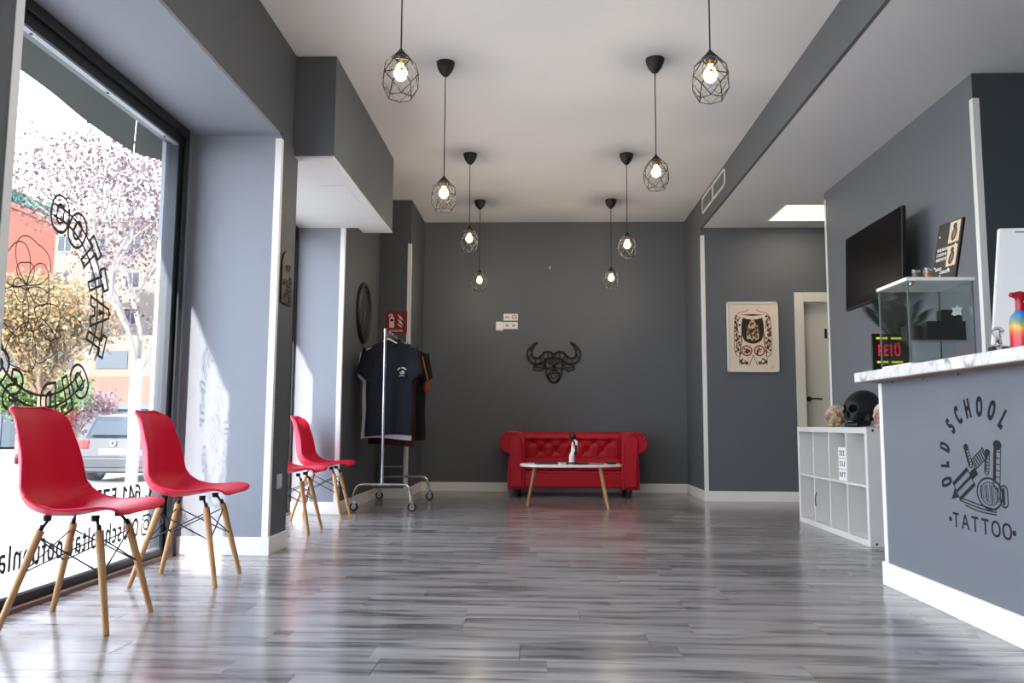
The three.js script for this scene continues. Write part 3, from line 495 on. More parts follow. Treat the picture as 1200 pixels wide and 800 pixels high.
{
  // black and white figure holding a ball overhead
  const t = thing('figurine', 'small white and black figurine topped by a black ball on the coffee table', 'figurine', [TX + 0.02, TT, TZ + 0.03]);
  part('base', new THREE.CylinderGeometry(0.07, 0.075, 0.02, 32).translate(0, 0.01, 0), M('#101012', 0.35), t);
  const f = (x, y, z) => { const p = [x, y, z]; let d = caps(p, [-0.01, 0.02, 0], [-0.012, 0.075, 0], 0.028, 0.018); d = smin(d, caps(p, [-0.012, 0.07, 0], [0.012, 0.13, 0], 0.021, 0.026), 0.02); d = smin(d, caps(p, [0.012, 0.13, 0], [0.03, 0.165, 0], 0.024, 0.016), 0.015); d = smin(d, caps(p, [0.03, 0.165, 0], [0.036, 0.205, 0.006], 0.012, 0.01), 0.01); d = smin(d, caps(p, [0.036, 0.205, 0.006], [0.008, 0.235, 0], 0.010, 0.009), 0.01); d = smin(d, caps(p, [-0.006, 0.135, 0.01], [-0.002, 0.2, 0.01], 0.012, 0.009), 0.01); return d; };
  part('figure', sdfMesh(f, [0, 0.13, 0], 0.14, 60), M('#e9e6e1', 0.35), t);
  part('drape', sdfMesh((x, y, z) => caps([x, y, z], [0.02, 0.10, 0.012], [0.026, 0.17, 0.016], 0.016, 0.012), [0.02, 0.13, 0], 0.07, 28), M('#17171a', 0.4), t);
  part('ball', new THREE.SphereGeometry(0.032, 24, 18).translate(0.0, 0.258, 0), M('#15161a', 0.25), t);
}
{
  const flat = (name, label, cat, x, z, w, d, h, rot, m) => { const g = single(name, rbx(-w / 2, w / 2, 0, h, -d / 2, d / 2, 0.001), m, label, cat, [TX + x, TT, TZ + z], rot); return g; };
  flat('album', 'thin dark album lying open at the left end of the coffee table', 'book', -0.2, 0.02, 0.27, 0.19, 0.012, 0.12, M('#26211f', 0.5));
  flat('sketch_sheet', 'black and grey sketch sheet at the right of the coffee table', 'paper', 0.21, 0.0, 0.2, 0.15, 0.003, -0.1, M('#4e4a48', 0.6));
  flat('stencil_box', 'flat black box on the right end of the coffee table', 'box', 0.385, 0.02, 0.07, 0.07, 0.022, 0.2, M('#1a1a1c', 0.5));
  const d = thing('ashtray', 'small dark round dish with a pale rim left of the figurine', 'dish', [TX - 0.085, TT, TZ + 0.09]);
  part('bowl', lathe([[0, 0], [0.035, 0], [0.045, 0.018], [0.04, 0.018], [0.03, 0.006], [0, 0.006]], 28), M('#cfc7bd', 0.4), d); part('pebble', new THREE.SphereGeometry(0.016, 12, 8).scale(1, 0.7, 1).translate(0, 0.016, 0), M('#3a2622', 0.5), d);
  const c = thing('marker_pen', 'short black pen lying right of the figurine on the coffee table', 'pen', [TX + 0.11, TT + 0.008, TZ + 0.12], 0.3);
  part('barrel', rod(V(-0.05, 0, 0), V(0.03, 0, 0), 0.008, 0.008, 14), M('#1b1b1d', 0.4), c); part('cap', rod(V(0.03, 0, 0), V(0.06, 0, 0), 0.0088, 0.007, 14), M('#2f2f33', 0.4), c);
}

// ------------------------------------------------------------------ clothes rack with garments
const RX = -1.41, RZ0 = -7.25, RZ1 = -8.4, RY = 1.60;
{
  const t = thing('clothes_rack', 'chrome clothes rail on four castors with shirts hanging from it', 'clothes rack', [0, 0, 0]);
  for (const z of [RZ0, RZ1]) {
    part('upright', [rod(V(RX, 0.235, z), V(RX, RY, z), 0.0145, 0.0145, 18), rod(V(RX, RY, z), V(RX, RY + 0.03, z), 0.019, 0.019, 18)], mat.steel, t);
    const h = 0.245, r = 0.225; part('base_bar', tube([V(RX - r - 0.035, 0.1, z), V(RX - r - 0.034, 0.15, z), V(RX - r - 0.005, 0.218, z), V(RX - r + 0.05, 0.235, z), V(RX, 0.236, z), V(RX + r - 0.05, 0.235, z), V(RX + r + 0.005, 0.218, z), V(RX + r + 0.034, 0.15, z), V(RX + r + 0.035, 0.1, z)], 0.0145, 60, 14), mat.steel, t);
    for (const s of [-1, 1]) {
      const x = RX + s * (r + 0.035), c = part('castor', [bx(x - 0.004, x + 0.03, 0.075, 0.1, z - 0.014, z + 0.014), bx(x + 0.0, x + 0.03, 0.03, 0.08, z - 0.019, z - 0.015), bx(x + 0.0, x + 0.03, 0.03, 0.08, z + 0.015, z + 0.019)], mat.steel, t);
      part('wheel', [new THREE.TorusGeometry(0.031, 0.0095, 10, 28).translate(x + 0.012, 0.041, z)], mat.rubber, c); part('wheel_hub', new THREE.CylinderGeometry(0.024, 0.024, 0.016, 24).rotateX(Math.PI / 2).translate(x + 0.012, 0.041, z), M('#b7babd', 0.35, { metalness: 0.6 }), c);
    }
  }
  part('top_rail', rod(V(RX, RY - 0.005, RZ0), V(RX, RY - 0.005, RZ1), 0.012, 0.012, 16), mat.steel, t);
  part('cross_bar', rod(V(RX, 0.40, RZ0), V(RX, 0.34, RZ1), 0.008, 0.008, 12), mat.steel, t);
}
function hanger(label, z, m, w = 0.2, group) {
  const t = thing('clothes_hanger', label, 'hanger', [RX, RY + 0.007, z], 0, group);
  part('shoulder', [tube([V(-w, -0.155, 0), V(-w * 0.6, -0.115, 0), V(-0.02, -0.06, 0), V(0.02, -0.06, 0), V(w * 0.6, -0.115, 0), V(w, -0.155, 0)], 0.007, 24, 8)], m, t);
  part('hook', tube([V(0, -0.06, 0), V(0, -0.025, 0), V(0.016, -0.012, 0), V(0.017, 0.006, 0), V(0, 0.016, 0), V(-0.015, 0.004, 0), V(-0.016, -0.01, 0)], 0.0025, 30, 6), mat.steel, t);
}
function garment(name, label, z, c, o) {                            // a hanging tee: two cloth faces with folds, sleeves, collar
  const t = thing(name, label, 'shirt', [RX + (o.dx ?? 0), 0, z], o.turn ?? 0), W = o.w, top = o.top, hem = o.hem, s = o.seed;
  const m = P(c, 0.9, { sheen: 0.04, sheenRoughness: 0.6, sheenColor: new THREE.Color(c), side: THREE.DoubleSide });
  const yTop = (x, fr) => top - 0.45 * Math.abs(x) - (Math.abs(x) < 0.085 ? (fr ? 0.055 : 0.015) * Math.sqrt(1 - (x / 0.085) ** 2) : 0);
  const body = grid(96, 40, (u, v) => {
    const a = u * 2 * Math.PI, fr = Math.sin(a) >= 0, cx = Math.cos(a), wv = W * (1 - 0.03 * smooth(0, 0.4, v)), x = wv * cx, y = lerp(yTop(x, fr), hem + 0.012 * Math.sin(x * 9 + s), v);
    const dep = lerp(0.010, 0.030, smooth(0, 0.3, v)), fold = smooth(0.1, 1, v) * (0.010 * Math.sin(x * 34 + s + v * 1.5) + 0.006 * Math.sin(x * 61 + s * 2 - v));
    return [x + smooth(0.2, 1, v) * 0.006 * Math.sin(y * 14 + s), y, dep * Math.sin(a) + fold * Math.abs(Math.sin(a))];
  });
  part('body', body, m, t);
  for (const k of [-1, 1]) part('sleeve', grid(32, 12, (u, v) => { const a = u * 2 * Math.PI, w = lerp(0.115, 0.10, v), cx = lerp(W * 0.80, W + (o.flare ?? -0.005), v), cy = lerp(top - 0.45 * W - 0.05, top - 0.45 * W - 0.25, v); return [k * (cx + w * Math.cos(a) * 0.62), cy + w * Math.cos(a) * 0.55 - 0.02 * v, lerp(0.03, 0.036, v) * Math.sin(a) + 0.006 * Math.sin(v * 6 + u * 12)]; }), m, t);
  part('collar', tube(Array.from({ length: 25 }, (_, i) => { const a = i / 24 * 2 * Math.PI, x = 0.088 * Math.cos(a), fr = Math.sin(a) >= 0; return V(x, top - 0.023 - (fr ? 0.055 : 0.0) * Math.abs(Math.sin(a)), 0.02 * Math.sin(a)); }).slice(0, 24), 0.007, 64, 6, true), m, t);
  return t;
}
const light = M('#d8c7a4', 0.5);
hanger('pale wooden hanger showing at the neck of the front navy tee', -7.40, light);
const tee = garment('tshirt', 'navy blue tee with a small white chest print, frontmost on the rail', -7.40, '#080e1b', { w: 0.226, top: 1.568, hem: 0.665, seed: 1.0, dx: 0.024, flare: 0.02 });
{
  const tex = vinylTex(256, 320, (g) => { g.font = 'bold 50px sans-serif'; g.textAlign = 'center'; g.save(); g.translate(128, 210); 'OLD SCHOOL'.split('').forEach((ch, i) => { g.save(); g.rotate((i - 4.5) * 0.19); g.fillText(ch, 0, -130); g.restore(); }); g.restore(); g.lineWidth = 11; g.beginPath(); g.moveTo(70, 200); g.lineTo(150, 140); g.lineTo(180, 170); g.lineTo(110, 235); g.closePath(); g.stroke(); g.beginPath(); g.arc(160, 200, 30, 0, 7); g.stroke(); g.font = '40px sans-serif'; g.fillText('TATTOO', 128, 300); });
  part('chest_print', grid(1, 1, (u, v) => [0.075 + u * 0.085, 1.20 + v * 0.105, 0.05]), M('#e6e6e6', 0.8, { alphaMap: tex, transparent: true }), tee);
}
hanger('white plastic hanger second on the rail, holding the white tee', -7.50, M('#dcd8d0', 0.5), 0.2);
garment('tshirt', 'white tee half hidden behind the navy tee, hem and left sleeve showing', -7.50, '#eef0f5', { w: 0.243, top: 1.54, hem: 0.635, seed: 2.3, dx: -0.015, flare: -0.02 });
hanger('black plastic hanger holding the dark red tee', -7.62, mat.black, 0.2);
garment('tshirt', 'dark red tee deep in the rail, only its lower hem visible', -7.62, '#3a0b12', { w: 0.225, top: 1.555, hem: 0.575, seed: 3.1, dx: 0.01 });
hanger('black plastic hanger holding the rearmost black tee', -7.78, mat.black, 0.21);
const tee4 = garment('tshirt', 'black tee with orange artwork on its sleeve, rightmost and rearmost on the rail', -7.78, '#0b0c10', { w: 0.26, top: 1.56, hem: 0.62, seed: 4.4, dx: 0.055, turn: -0.12 });
part('sleeve_stripe', tube([V(0.225, 1.42, 0.05), V(0.255, 1.30, 0.055), V(0.285, 1.19, 0.05)], 0.009, 14, 6), M('#a8612a', 0.8), tee4, 'orange stripe');
part('sleeve_patch', new THREE.SphereGeometry(0.05, 16, 12).scale(0.6, 1.25, 0.28).translate(0.275, 1.12, 0.05), M('#9c3f18', 0.8), tee4, 'orange and red patch');

// ------------------------------------------------------------------ cube shelf, skulls, letter box
{
  const x0 = 2.13, x1 = 2.525, z0 = -6.86, z1 = -5.42, H = 0.77, t = thing('shelf_unit', 'white eight-cube shelf unit standing behind the reception counter', 'shelf', [x0, 0, z0]);
  const D = x1 - x0, L = z1 - z0, m = M('#d6d5d1', 0.5), th = 0.04, ti = 0.016;
  part('top_panel', rbx(0, D, H - th, H, 0, L, 0.002), m, t); part('bottom_panel', rbx(0, D, 0, th, 0, L, 0.002), m, t);
  part('side_panel', rbx(0, D, th, H - th, 0, th, 0.002), m, t); const sp = part('side_panel', rbx(0, D, th, H - th, L - th, L, 0.002), m, t);
  for (const y of [0.02, H - 0.02]) part('screw_cap', new THREE.CylinderGeometry(0.008, 0.008, 0.003, 14).rotateX(Math.PI / 2).translate(0.04, y, L + 0.001), mat.black, sp);
  part('middle_shelf', rbx(0.002, D, H / 2 - ti / 2, H / 2 + ti / 2, th, L - th, 0.001), m, t);
  const step = (L - 2 * th - 3 * ti) / 4;
  for (let i = 1; i < 4; i++) { const z = th + i * step + (i - 1) * ti; part('divider', [rbx(0.003, D, th, H / 2 - ti / 2, z, z + ti, 0.001), rbx(0.003, D, H / 2 + ti / 2, H - th, z, z + ti, 0.001)], m, t); }
  part('back_panel', bx(D - 0.012, D, th, H - th, th, L - th), m, t);
  const tex = canvasTex(128, 384, (g) => { g.fillStyle = '#efefec'; g.fillRect(0, 0, 128, 384); g.fillStyle = '#202228'; g.fillRect(0, 120, 128, 5); g.fillRect(0, 250, 128, 5); g.textAlign = 'center'; g.textBaseline = 'middle'; g.font = 'bold 84px sans-serif'; g.fillText('III', 64, 62); g.fillText('SU', 64, 190, 110); g.fillText('MT', 64, 320, 110); });
  const b = thing('letter_lightbox', 'small white cinema lightbox with black letters inside the third upper cube', 'lightbox', [x0 + 0.006, H / 2 + ti / 2, z0 + th + 3 * step + ti * 2 - 0.004]);
  part('housing', rbx(0, 0.05, 0, 0.235, -0.15, 0, 0.004), mat.white, b); part('letter_face', new THREE.PlaneGeometry(0.138, 0.225).rotateY(-Math.PI / 2).translate(-0.0006, 0.1175, -0.075), M('#ffffff', 0.5, { map: tex }), b);
  const cb = single('cable', tube([V(x0 + 0.006, 0.16, z0 + th + step + 0.02), V(x0 + 0.004, 0.21, z0 + th + step + 0.016), V(x0 + 0.008, 0.24, z0 + th + step + 0.018), V(x0 + 0.02, 0.27, z0 + th + step + 0.012)], 0.004, 20, 6), mat.black, 'short black cable dangling in the lower left of the cube shelf', 'cable');
}
function skullGeo(s, res) {                                         // faces -x, size about 0.2 * s
  const f = (X, Y, Z) => {
    const x = X / s, y = Y / s, z = Math.abs(Z / s);
    let d = ell(x - 0.025, y - 0.125, z, 0.098, 0.078, 0.072);
    d = smin(d, ell(x + 0.045, y - 0.10, z, 0.045, 0.05, 0.055), 0.03);
    d = smin(d, ell(x + 0.052, y - 0.055, z, 0.035, 0.04, 0.042), 0.02);
    d = smin(d, caps([x, y, z], [-0.065, 0.082, 0.045], [-0.005, 0.085, 0.068], 0.011, 0.009), 0.012);
    let jaw = caps([x, y, z], [-0.075, 0.012, 0.0], [-0.06, 0.012, 0.034], 0.016, 0.014); jaw = smin(jaw, caps([x, y, z], [-0.06, 0.012, 0.034], [0.0, 0.022, 0.05], 0.013, 0.012), 0.012); jaw = smin(jaw, caps([x, y, z], [0.0, 0.022, 0.05], [0.012, 0.075, 0.055], 0.012, 0.01), 0.012);
    d = smin(d, jaw, 0.006);
    d = smin(d, ell(x - 0.03, y - 0.06, z, 0.06, 0.035, 0.045), 0.03);
    d = smax(d, -ell(x + 0.082, y - 0.100, z - 0.030, 0.05, 0.022, 0.021), 0.006);
    d = smax(d, -ell(x + 0.092, y - 0.068, z, 0.04, 0.021, 0.013), 0.005);
    d = smax(d, -(Math.max(Math.abs(y - 0.032) - 0.004, x + 0.03)), 0.004);
    const tooth = 0.0022 * Math.abs(Math.sin(z * 420)); if (x < -0.055 && y > 0.016 && y < 0.052) d += tooth - 0.001;
    d = smax(d, -ell(x + 0.03, y - 0.045, z - 0.062, 0.035, 0.024, 0.02), 0.01);
    return d * s;
  };
  return sdfMesh(f, [0, 0.1 * s, 0], 0.13 * s, res);
}
{
  const bone = (a, b) => dataTex(256, 128, (u, v) => { const n = fbm(u * 12, v * 8, 4); return a.map((c, i) => lerp(c, b[i], smooth(0.35, 0.7, n))); });
  const put = (label, m, s, x, z, turn, res) => single('skull', (() => { const g = skullGeo(s, res), p = g.attributes.position, uv = new Float32Array(p.count * 2); for (let i = 0; i < p.count; i++) { uv[i * 2] = p.getX(i) * 4; uv[i * 2 + 1] = p.getY(i) * 4; } g.setAttribute('uv', new THREE.BufferAttribute(uv, 2)); return g; })(), m, label, 'skull', [x, 0.77, z], turn);
  put('small brown weathered skull on the left end of the white cube shelf', M('#ffffff', 0.6, { map: bone([196, 176, 148], [112, 88, 62]) }), 0.86, 2.30, -6.45, 0.35, 72);
  put('large matt black skull in the middle of the white cube shelf', M('#0c0e13', 0.55), 1.32, 2.30, -5.95, 0.42, 80);
  put('pale skull half hidden by the counter edge on the white cube shelf', M('#ffffff', 0.6, { map: bone([214, 196, 178], [150, 100, 92]) }), 0.9, 2.31, -5.54, 0.3, 72);
}

// ------------------------------------------------------------------ television
{
  const t = thing('television', 'black flat television on a wall arm above the cube shelf', 'television', [2.365, 1.945, -5.81]);
  t.rotation.z = -0.03;
  part('housing', [rbx(0, 0.03, -0.285, 0.285, -0.495, 0.495, 0.006), rbx(0.028, 0.06, -0.24, 0.12, -0.34, 0.34, 0.012)], M('#0e0f12', 0.45), t);
  part('screen', bx(-0.0015, 0.001, -0.272, 0.277, -0.486, 0.486), mat.tv, t);
  part('wall_arm', [rod(V(0.05, 0, -0.1), V(0.12, -0.02, 0.06), 0.018), rod(V(0.12, -0.02, 0.06), V(0.165, 0, -0.05), 0.018), bx(0.165, 0.175, -0.12, 0.12, -0.09, 0.02)], mat.blackMetal, t);
  part('cable_box', rbx(0.01, 0.05, -0.305, -0.286, 0.18, 0.3, 0.004), M('#55585c', 0.4), t);
}

// ------------------------------------------------------------------ counter
const logoTex = vinylTex(640, 840, (g) => {
  g.textAlign = 'center'; g.textBaseline = 'middle';
  g.save(); g.translate(350, 430);
  'OLD SCHOOL'.split('').forEach((ch, i) => { const a = [-110, -92, -73, 0, -48, -31, -14, 4, 22, 39][i] * Math.PI / 180; if (ch === ' ') return; g.save(); g.rotate(a); g.translate(0, -322); g.scale(0.70, 1.30); g.font = 'bold 108px sans-serif'; g.lineWidth = 7; g.fillText(ch, 0, 0); g.strokeText(ch, 0, 0); g.restore(); });
  g.restore();
  g.save(); g.translate(330, 752); g.font = '112px sans-serif'; g.lineWidth = 3; 'TATTOO'.split('').forEach((ch, i) => { g.fillText(ch, (i - 2.5) * 84, 0); g.strokeText(ch, (i - 2.5) * 84, 0); }); g.beginPath(); g.arc(-262, 0, 14, 0, 7); g.arc(262, 0, 14, 0, 7); g.fill(); g.restore();
  // tattoo machine lying on its side: grip and needle, frame with coil, hand holding it
  g.save(); g.translate(300, 470); g.rotate(-0.62);
  g.beginPath(); g.moveTo(-270, 12); g.lineTo(-205, -22); g.lineTo(-205, 36); g.closePath(); g.fill();
  for (let i = 0; i < 5; i++) { g.beginPath(); g.roundRect(-200, -52 + i * 23, 165, 17, 7); i % 2 ? g.stroke() : g.fill(); } g.lineWidth = 7; g.strokeRect(-200, -54, 165, 112);
  g.fillRect(-34, -20, 60, 44); g.strokeRect(28, -66, 120, 60); for (let i = 0; i < 6; i++) g.fillRect(36 + i * 19, -60, 10, 48); g.restore();
  g.lineWidth = 10; g.beginPath(); g.ellipse(420, 572, 100, 82, 0, 0, 7); g.stroke(); g.lineWidth = 5; g.beginPath(); g.ellipse(420, 572, 74, 60, 0, 0, 7); g.stroke();
  for (let i = 0; i < 11; i++) { g.beginPath(); g.moveTo(352 + i * 14, 520 + Math.abs(i - 5) * 3); g.lineTo(358 + i * 14, 626 - Math.abs(i - 5) * 4); g.lineWidth = i % 3 ? 4 : 9; g.stroke(); }
  const post = (x, y, w, h, a) => { g.save(); g.translate(x, y); g.rotate(a); g.lineWidth = 6; g.beginPath(); g.roundRect(-w / 2, 0, w, h, w / 2); g.stroke(); g.fillRect(-w / 2, h * 0.1, w * 0.4, h * 0.75); for (let k = 1; k < 7; k++) g.fillRect(-w / 2, h * k / 7, w, 5); g.beginPath(); g.ellipse(0, 0, w * 0.62, w * 0.5, 0, 0, 7); g.fill(); g.restore(); };
  post(500, 312, 52, 230, 0.10); post(420, 352, 34, 120, 0.12); post(240, 330, 34, 120, -0.35); g.lineWidth = 8; g.beginPath(); g.roundRect(505, 520, 54, 110, 24); g.stroke(); g.fillRect(520, 530, 18, 90);
  g.lineWidth = 7; for (let i = 0; i < 3; i++) { g.beginPath(); g.moveTo(110 + i * 50, 610 + i * 22); g.quadraticCurveTo(300, 640 + i * 22, 470, 652 + i * 12); g.stroke(); }
});
{
  const t = thing('reception_counter', 'grey reception counter with a printed tattoo logo and white plinth', 'counter', [1.71, 0, -4.167]);
  part('body', bx(0, 0.34, 0, 0.996, 0, 4.6), mat.counter, t);
  part('plinth', [rbx(-bt, 0, 0, 0.112, -bt, 4.6, 0.003), rbx(0, 0.34, 0, 0.112, -bt, 0, 0.003)], mat.plinth, t);
  part('corner_trim', [bx(-tp, 0, 0.112, 0.99, 0, 0.034), bx(-tp, 0.034, 0.112, 0.99, -tp, 0)], mat.white, t);
  part('printed_logo', new THREE.PlaneGeometry(0.56, 0.60).rotateY(-Math.PI / 2).translate(-0.0008, 0.632, 0.885), M('#090b11', 0.9, { alphaMap: logoTex, transparent: true }), t, 'dark round OLD SCHOOL TATTOO logo with a tattoo machine');
  for (const z of [0.16, 0.47, 0.78]) part('bracket', rbx(-0.012, 0, 0.984, 0.9955, z, z + 0.01, 0.001), M('#8c8d8f', 0.4, { metalness: 0.6 }), t);
}
const marble = dataTex(1024, 512, (u, v) => {
  const x = u * 4, y = v * 2, w = fbm(x * 2.2, y * 2.2, 4), a = Math.abs(fbm(x * 1.8 + w * 1.6, y * 2.6 + w, 5) - 0.5), b = Math.abs(fbm(x * 4 + 9 + w * 1.2, y * 5 + 3, 4) - 0.5);
  const k = 0.75 * Math.exp(-a * 42) * smooth(0.35, 0.62, w) + 0.3 * Math.exp(-b * 40) + 0.12 * fbm(x * 3 + 4, y * 3, 3);
  return [236 - 150 * k, 234 - 146 * k, 234 - 138 * k];
});
{
  const t = thing('worktop', 'white marble-patterned worktop lying on the grey reception counter', 'worktop', [1.60, 0.996, -4.2]);
  part('slab', rbx(0, 0.55, 0.003, 0.05, 0, 4.63, 0.004), M('#ffffff', 0.25, { map: marble }), t);
  part('underside', bx(0.003, 0.547, 0, 0.0035, 0.003, 4.627), M('#8d7a66', 0.7), t, 'bare brown board underneath');
}
const MT = 1.046;
{
  const x0 = 1.641, x1 = 1.925, z1 = -3.65, z0 = -3.955, t = thing('display_case', 'small glass display case with a white lid on the counter', 'display case', [x0, MT, z0]);
  const W = x1 - x0, D = z1 - z0, H = 0.38, g = 0.004;
  part('lid', rbx(-0.01, W + 0.01, H, H + 0.016, -0.01, D + 0.01, 0.003), mat.white, t);
  part('base', rbx(0, W, 0, 0.014, 0, D, 0.003), mat.white, t);
  part('pane', bx(0, W, 0.014, H, D - g, D), mat.tintGlass, t); part('pane', bx(0, g, 0.014, H, 0, D - g), mat.tintGlass, t); part('pane', bx(W - g, W, 0.014, H, 0, D - g), mat.tintGlass, t); part('pane', bx(g, W - g, 0.014, H, 0, g), mat.tintGlass, t);
  for (const [x, z] of [[0, 0], [W, 0], [0, D], [W, D]]) part('edge_strip', bx(x - 0.003, x + 0.003, 0.014, H, z - 0.003, z + 0.003), M('#79827f', 0.3, { metalness: 0.5 }), t);
  part('glass_shelf', bx(g, W - g, 0.112, 0.117, g, D - g), mat.tintGlass, t); 
  part('hinge', rbx(0.012, 0.03, H - 0.02, H - 0.001, D - 0.02, D + 0.003, 0.002), mat.steel, t);
  const sy = MT + 0.117;
  single('long_box', rbx(-0.088, 0.088, 0, 0.088, -0.045, 0.045, 0.002), M('#101216', 0.5), 'long black carton on the glass shelf in the display case', 'box', [1.825, sy, -3.74], 0.03);
  single('small_box', rbx(-0.034, 0.034, 0, 0.07, -0.03, 0.03, 0.002), M('#15161b', 0.5), 'short black carton left of the long one in the display case', 'box', [1.70, sy, -3.76], 0.05);
  const c = thing('card_box', 'black box with a white bird cut-out stacked on the long carton', 'box', [1.865, sy + 0.088, -3.745], -0.1);
  part('box', rbx(-0.045, 0.045, 0, 0.055, -0.03, 0.03, 0.002), M('#121318', 0.5), c);
  const s = new THREE.Shape(); [[0, 0], [0.018, 0.006], [0.03, 0.0], [0.028, 0.022], [0.034, 0.04], [0.02, 0.038], [0.012, 0.05], [0.004, 0.036], [-0.012, 0.038], [-0.006, 0.02], [-0.014, 0.006]].forEach(([x, y], i) => i ? s.lineTo(x, y) : s.moveTo(x, y));
  part('cut_out', new THREE.ExtrudeGeometry(s, { depth: 0.002, bevelEnabled: false }).translate(0.012, 0.026, 0.031), M('#e6e6e6', 0.6), c);
}
{
  const tex = canvasTex(320, 360, (g) => { g.fillStyle = '#0c0d10'; g.fillRect(0, 0, 320, 360); g.fillStyle = '#c9d21f'; g.fillRect(36, 30, 112, 20); g.fillRect(178, 30, 112, 20); g.fillRect(36, 262, 112, 20); g.fillRect(178, 262, 112, 20); g.fillStyle = '#e01526'; g.font = 'bold 150px sans-serif'; g.textAlign = 'center'; g.textBaseline = 'middle'; g.save(); g.translate(160, 160); g.scale(0.62, 1.05); g.fillText('RETO', 0, 0); g.restore(); });
  const t = thing('counter_sign', 'small black sign with red letters and lime bars at the end of the counter', 'sign', [1.728, MT, -4.08], 0.06);
  part('board', rbx(-0.085, 0.085, 0, 0.19, -0.006, 0.006, 0.003), M('#0c0d10', 0.4), t); part('print', new THREE.PlaneGeometry(0.164, 0.184).translate(0, 0.095, 0.0066), M('#ffffff', 0.4, { map: tex, emissive: '#ffffff', emissiveMap: tex, emissiveIntensity: 0.25 }), t);
}
{
  const t = thing('potted_plant', 'dark green feathery palm in a black pot behind the display case', 'plant', [1.80, MT, -4.085 - 0.045]);
  part('pot', lathe([[0, 0], [0.04, 0], [0.05, 0.13], [0.046, 0.13], [0.042, 0.12], [0, 0.12]], 28), M('#17181b', 0.5), t);
  const gm = M('#123026', 0.5, { side: THREE.DoubleSide });
  const frond = (a, len, lean, tilt) => { const leaf = [], base = V(0, 0.12, 0), dir = V(Math.cos(a) * lean, 1, Math.sin(a) * lean * 0.5).normalize(), side = V(Math.cos(a + tilt), 0.1, Math.sin(a + tilt) * 0.4).normalize();
    leaf.push(tube([base, base.clone().addScaledVector(dir, len * 0.5), base.clone().addScaledVector(dir, len).add(V(Math.cos(a) * 0.02, -0.01, 0))], 0.0025, 10, 5));
    for (let i = 0; i < 15; i++) for (const s of [-1, 1]) { const u = 0.25 + 0.75 * i / 14, p = base.clone().addScaledVector(dir, len * u), l = 0.085 * Math.sin(Math.PI * (0.25 + 0.7 * (1 - i / 16))), q = p.clone().addScaledVector(side, s * l).addScaledVector(dir, l * 0.75), w = dir.clone().multiplyScalar(0.006), mid = p.clone().lerp(q, 0.5).add(V(0, 0.004, 0.006));
      const g = new THREE.BufferGeometry(); const pts = [p, mid.clone().sub(w), q, mid.clone().add(w)]; g.setAttribute('position', new THREE.Float32BufferAttribute(pts.flatMap((v) => v.toArray()), 3)); g.setIndex([0, 1, 2, 0, 2, 3]); g.computeVertexNormals(); leaf.push(g); }
    return leaf; };
  for (const [a, l, le, ti] of [[0.1, 0.2, 0.25, 0.1], [3.2, 0.19, 0.5, 0.1], [0.2, 0.17, -0.1, 0.2], [2.9, 0.22, 0.3, -0.1], [0.4, 0.16, 0.5, 0.3]]) part('frond', frond(a, l, le, ti), gm, t);
}
{
  const tex = canvasTex(300, 560, (g) => {
    g.fillStyle = '#101113'; g.fillRect(0, 0, 300, 560); g.fillStyle = '#e8e6e0'; g.font = 'bold 40px sans-serif';
    const photo = (x, y, w, h) => { g.fillStyle = '#cdbb9d'; g.fillRect(x, y, w, h); g.fillStyle = '#2a2019'; g.beginPath(); g.ellipse(x + w / 2, y + h * 0.22, w * 0.18, h * 0.14, 0, 0, 7); g.fill(); g.beginPath(); g.ellipse(x + w / 2, y + h * 0.6, w * 0.26, h * 0.32, 0.2, 0, 7); g.fill(); g.fillStyle = '#7d5a44'; g.beginPath(); g.ellipse(x + w / 2, y + h * 0.6, w * 0.12, h * 0.2, 0.2, 0, 7); g.fill(); g.fillStyle = '#e8e6e0'; };
    photo(150, 8, 130, 200); photo(160, 235, 120, 190);
    g.fillText('MENOS', 22, 262); g.fillText('CUERPO', 22, 308, 128); g.fillText('MENTE', 22, 354); g.fillText('MAS', 30, 444); g.fillText('CORAZON', 92, 480, 130); g.fillText('Y', 92, 516); g.fillText('ALMA', 100, 552); for (const [x, y] of [[30, 120], [250, 232], [20, 410], [200, 450]]) { g.beginPath(); g.arc(x, y, 9, 0, 7); g.fill(); }
  });
  const t = thing('poster_board', 'leaning black board with white text and two photos on the display case', 'picture', [1.862, MT + 0.396, -3.785], -1.40);
  const inner = new THREE.Group(); inner.name = 'panel'; t.add(inner); inner.rotation.set(-0.2, 0, 0);
  part('board', rbx(-0.085, 0.085, 0.0, 0.30, -0.012, 0, 0.002), M('#101113', 0.5), inner); part('print', new THREE.PlaneGeometry(0.166, 0.294).translate(0, 0.15, 0.0006), M('#ffffff', 0.5, { map: tex }), inner);
  const jar = (label, x, z, r, h, wax) => { const j = thing('candle_glass', label, 'candle', [x, MT + 0.398 - 0.002, z]); part('glass', lathe([[0, 0], [r, 0], [r, h], [r - 0.002, h], [r - 0.002, 0.004], [0, 0.004]], 28), mat.glass, j); part('wax', new THREE.CylinderGeometry(r - 0.003, r - 0.003, h * 0.55, 24).translate(0, 0.005 + h * 0.275, 0), M(wax, 0.5), j); };
  jar('small clear glass with amber wax in front of the leaning board', 1.757, -3.70, 0.020, 0.052, '#a5764c'); jar('small clear glass with dark wax at the left of the amber one', 1.708, -3.71, 0.019, 0.046, '#4a423c');
}
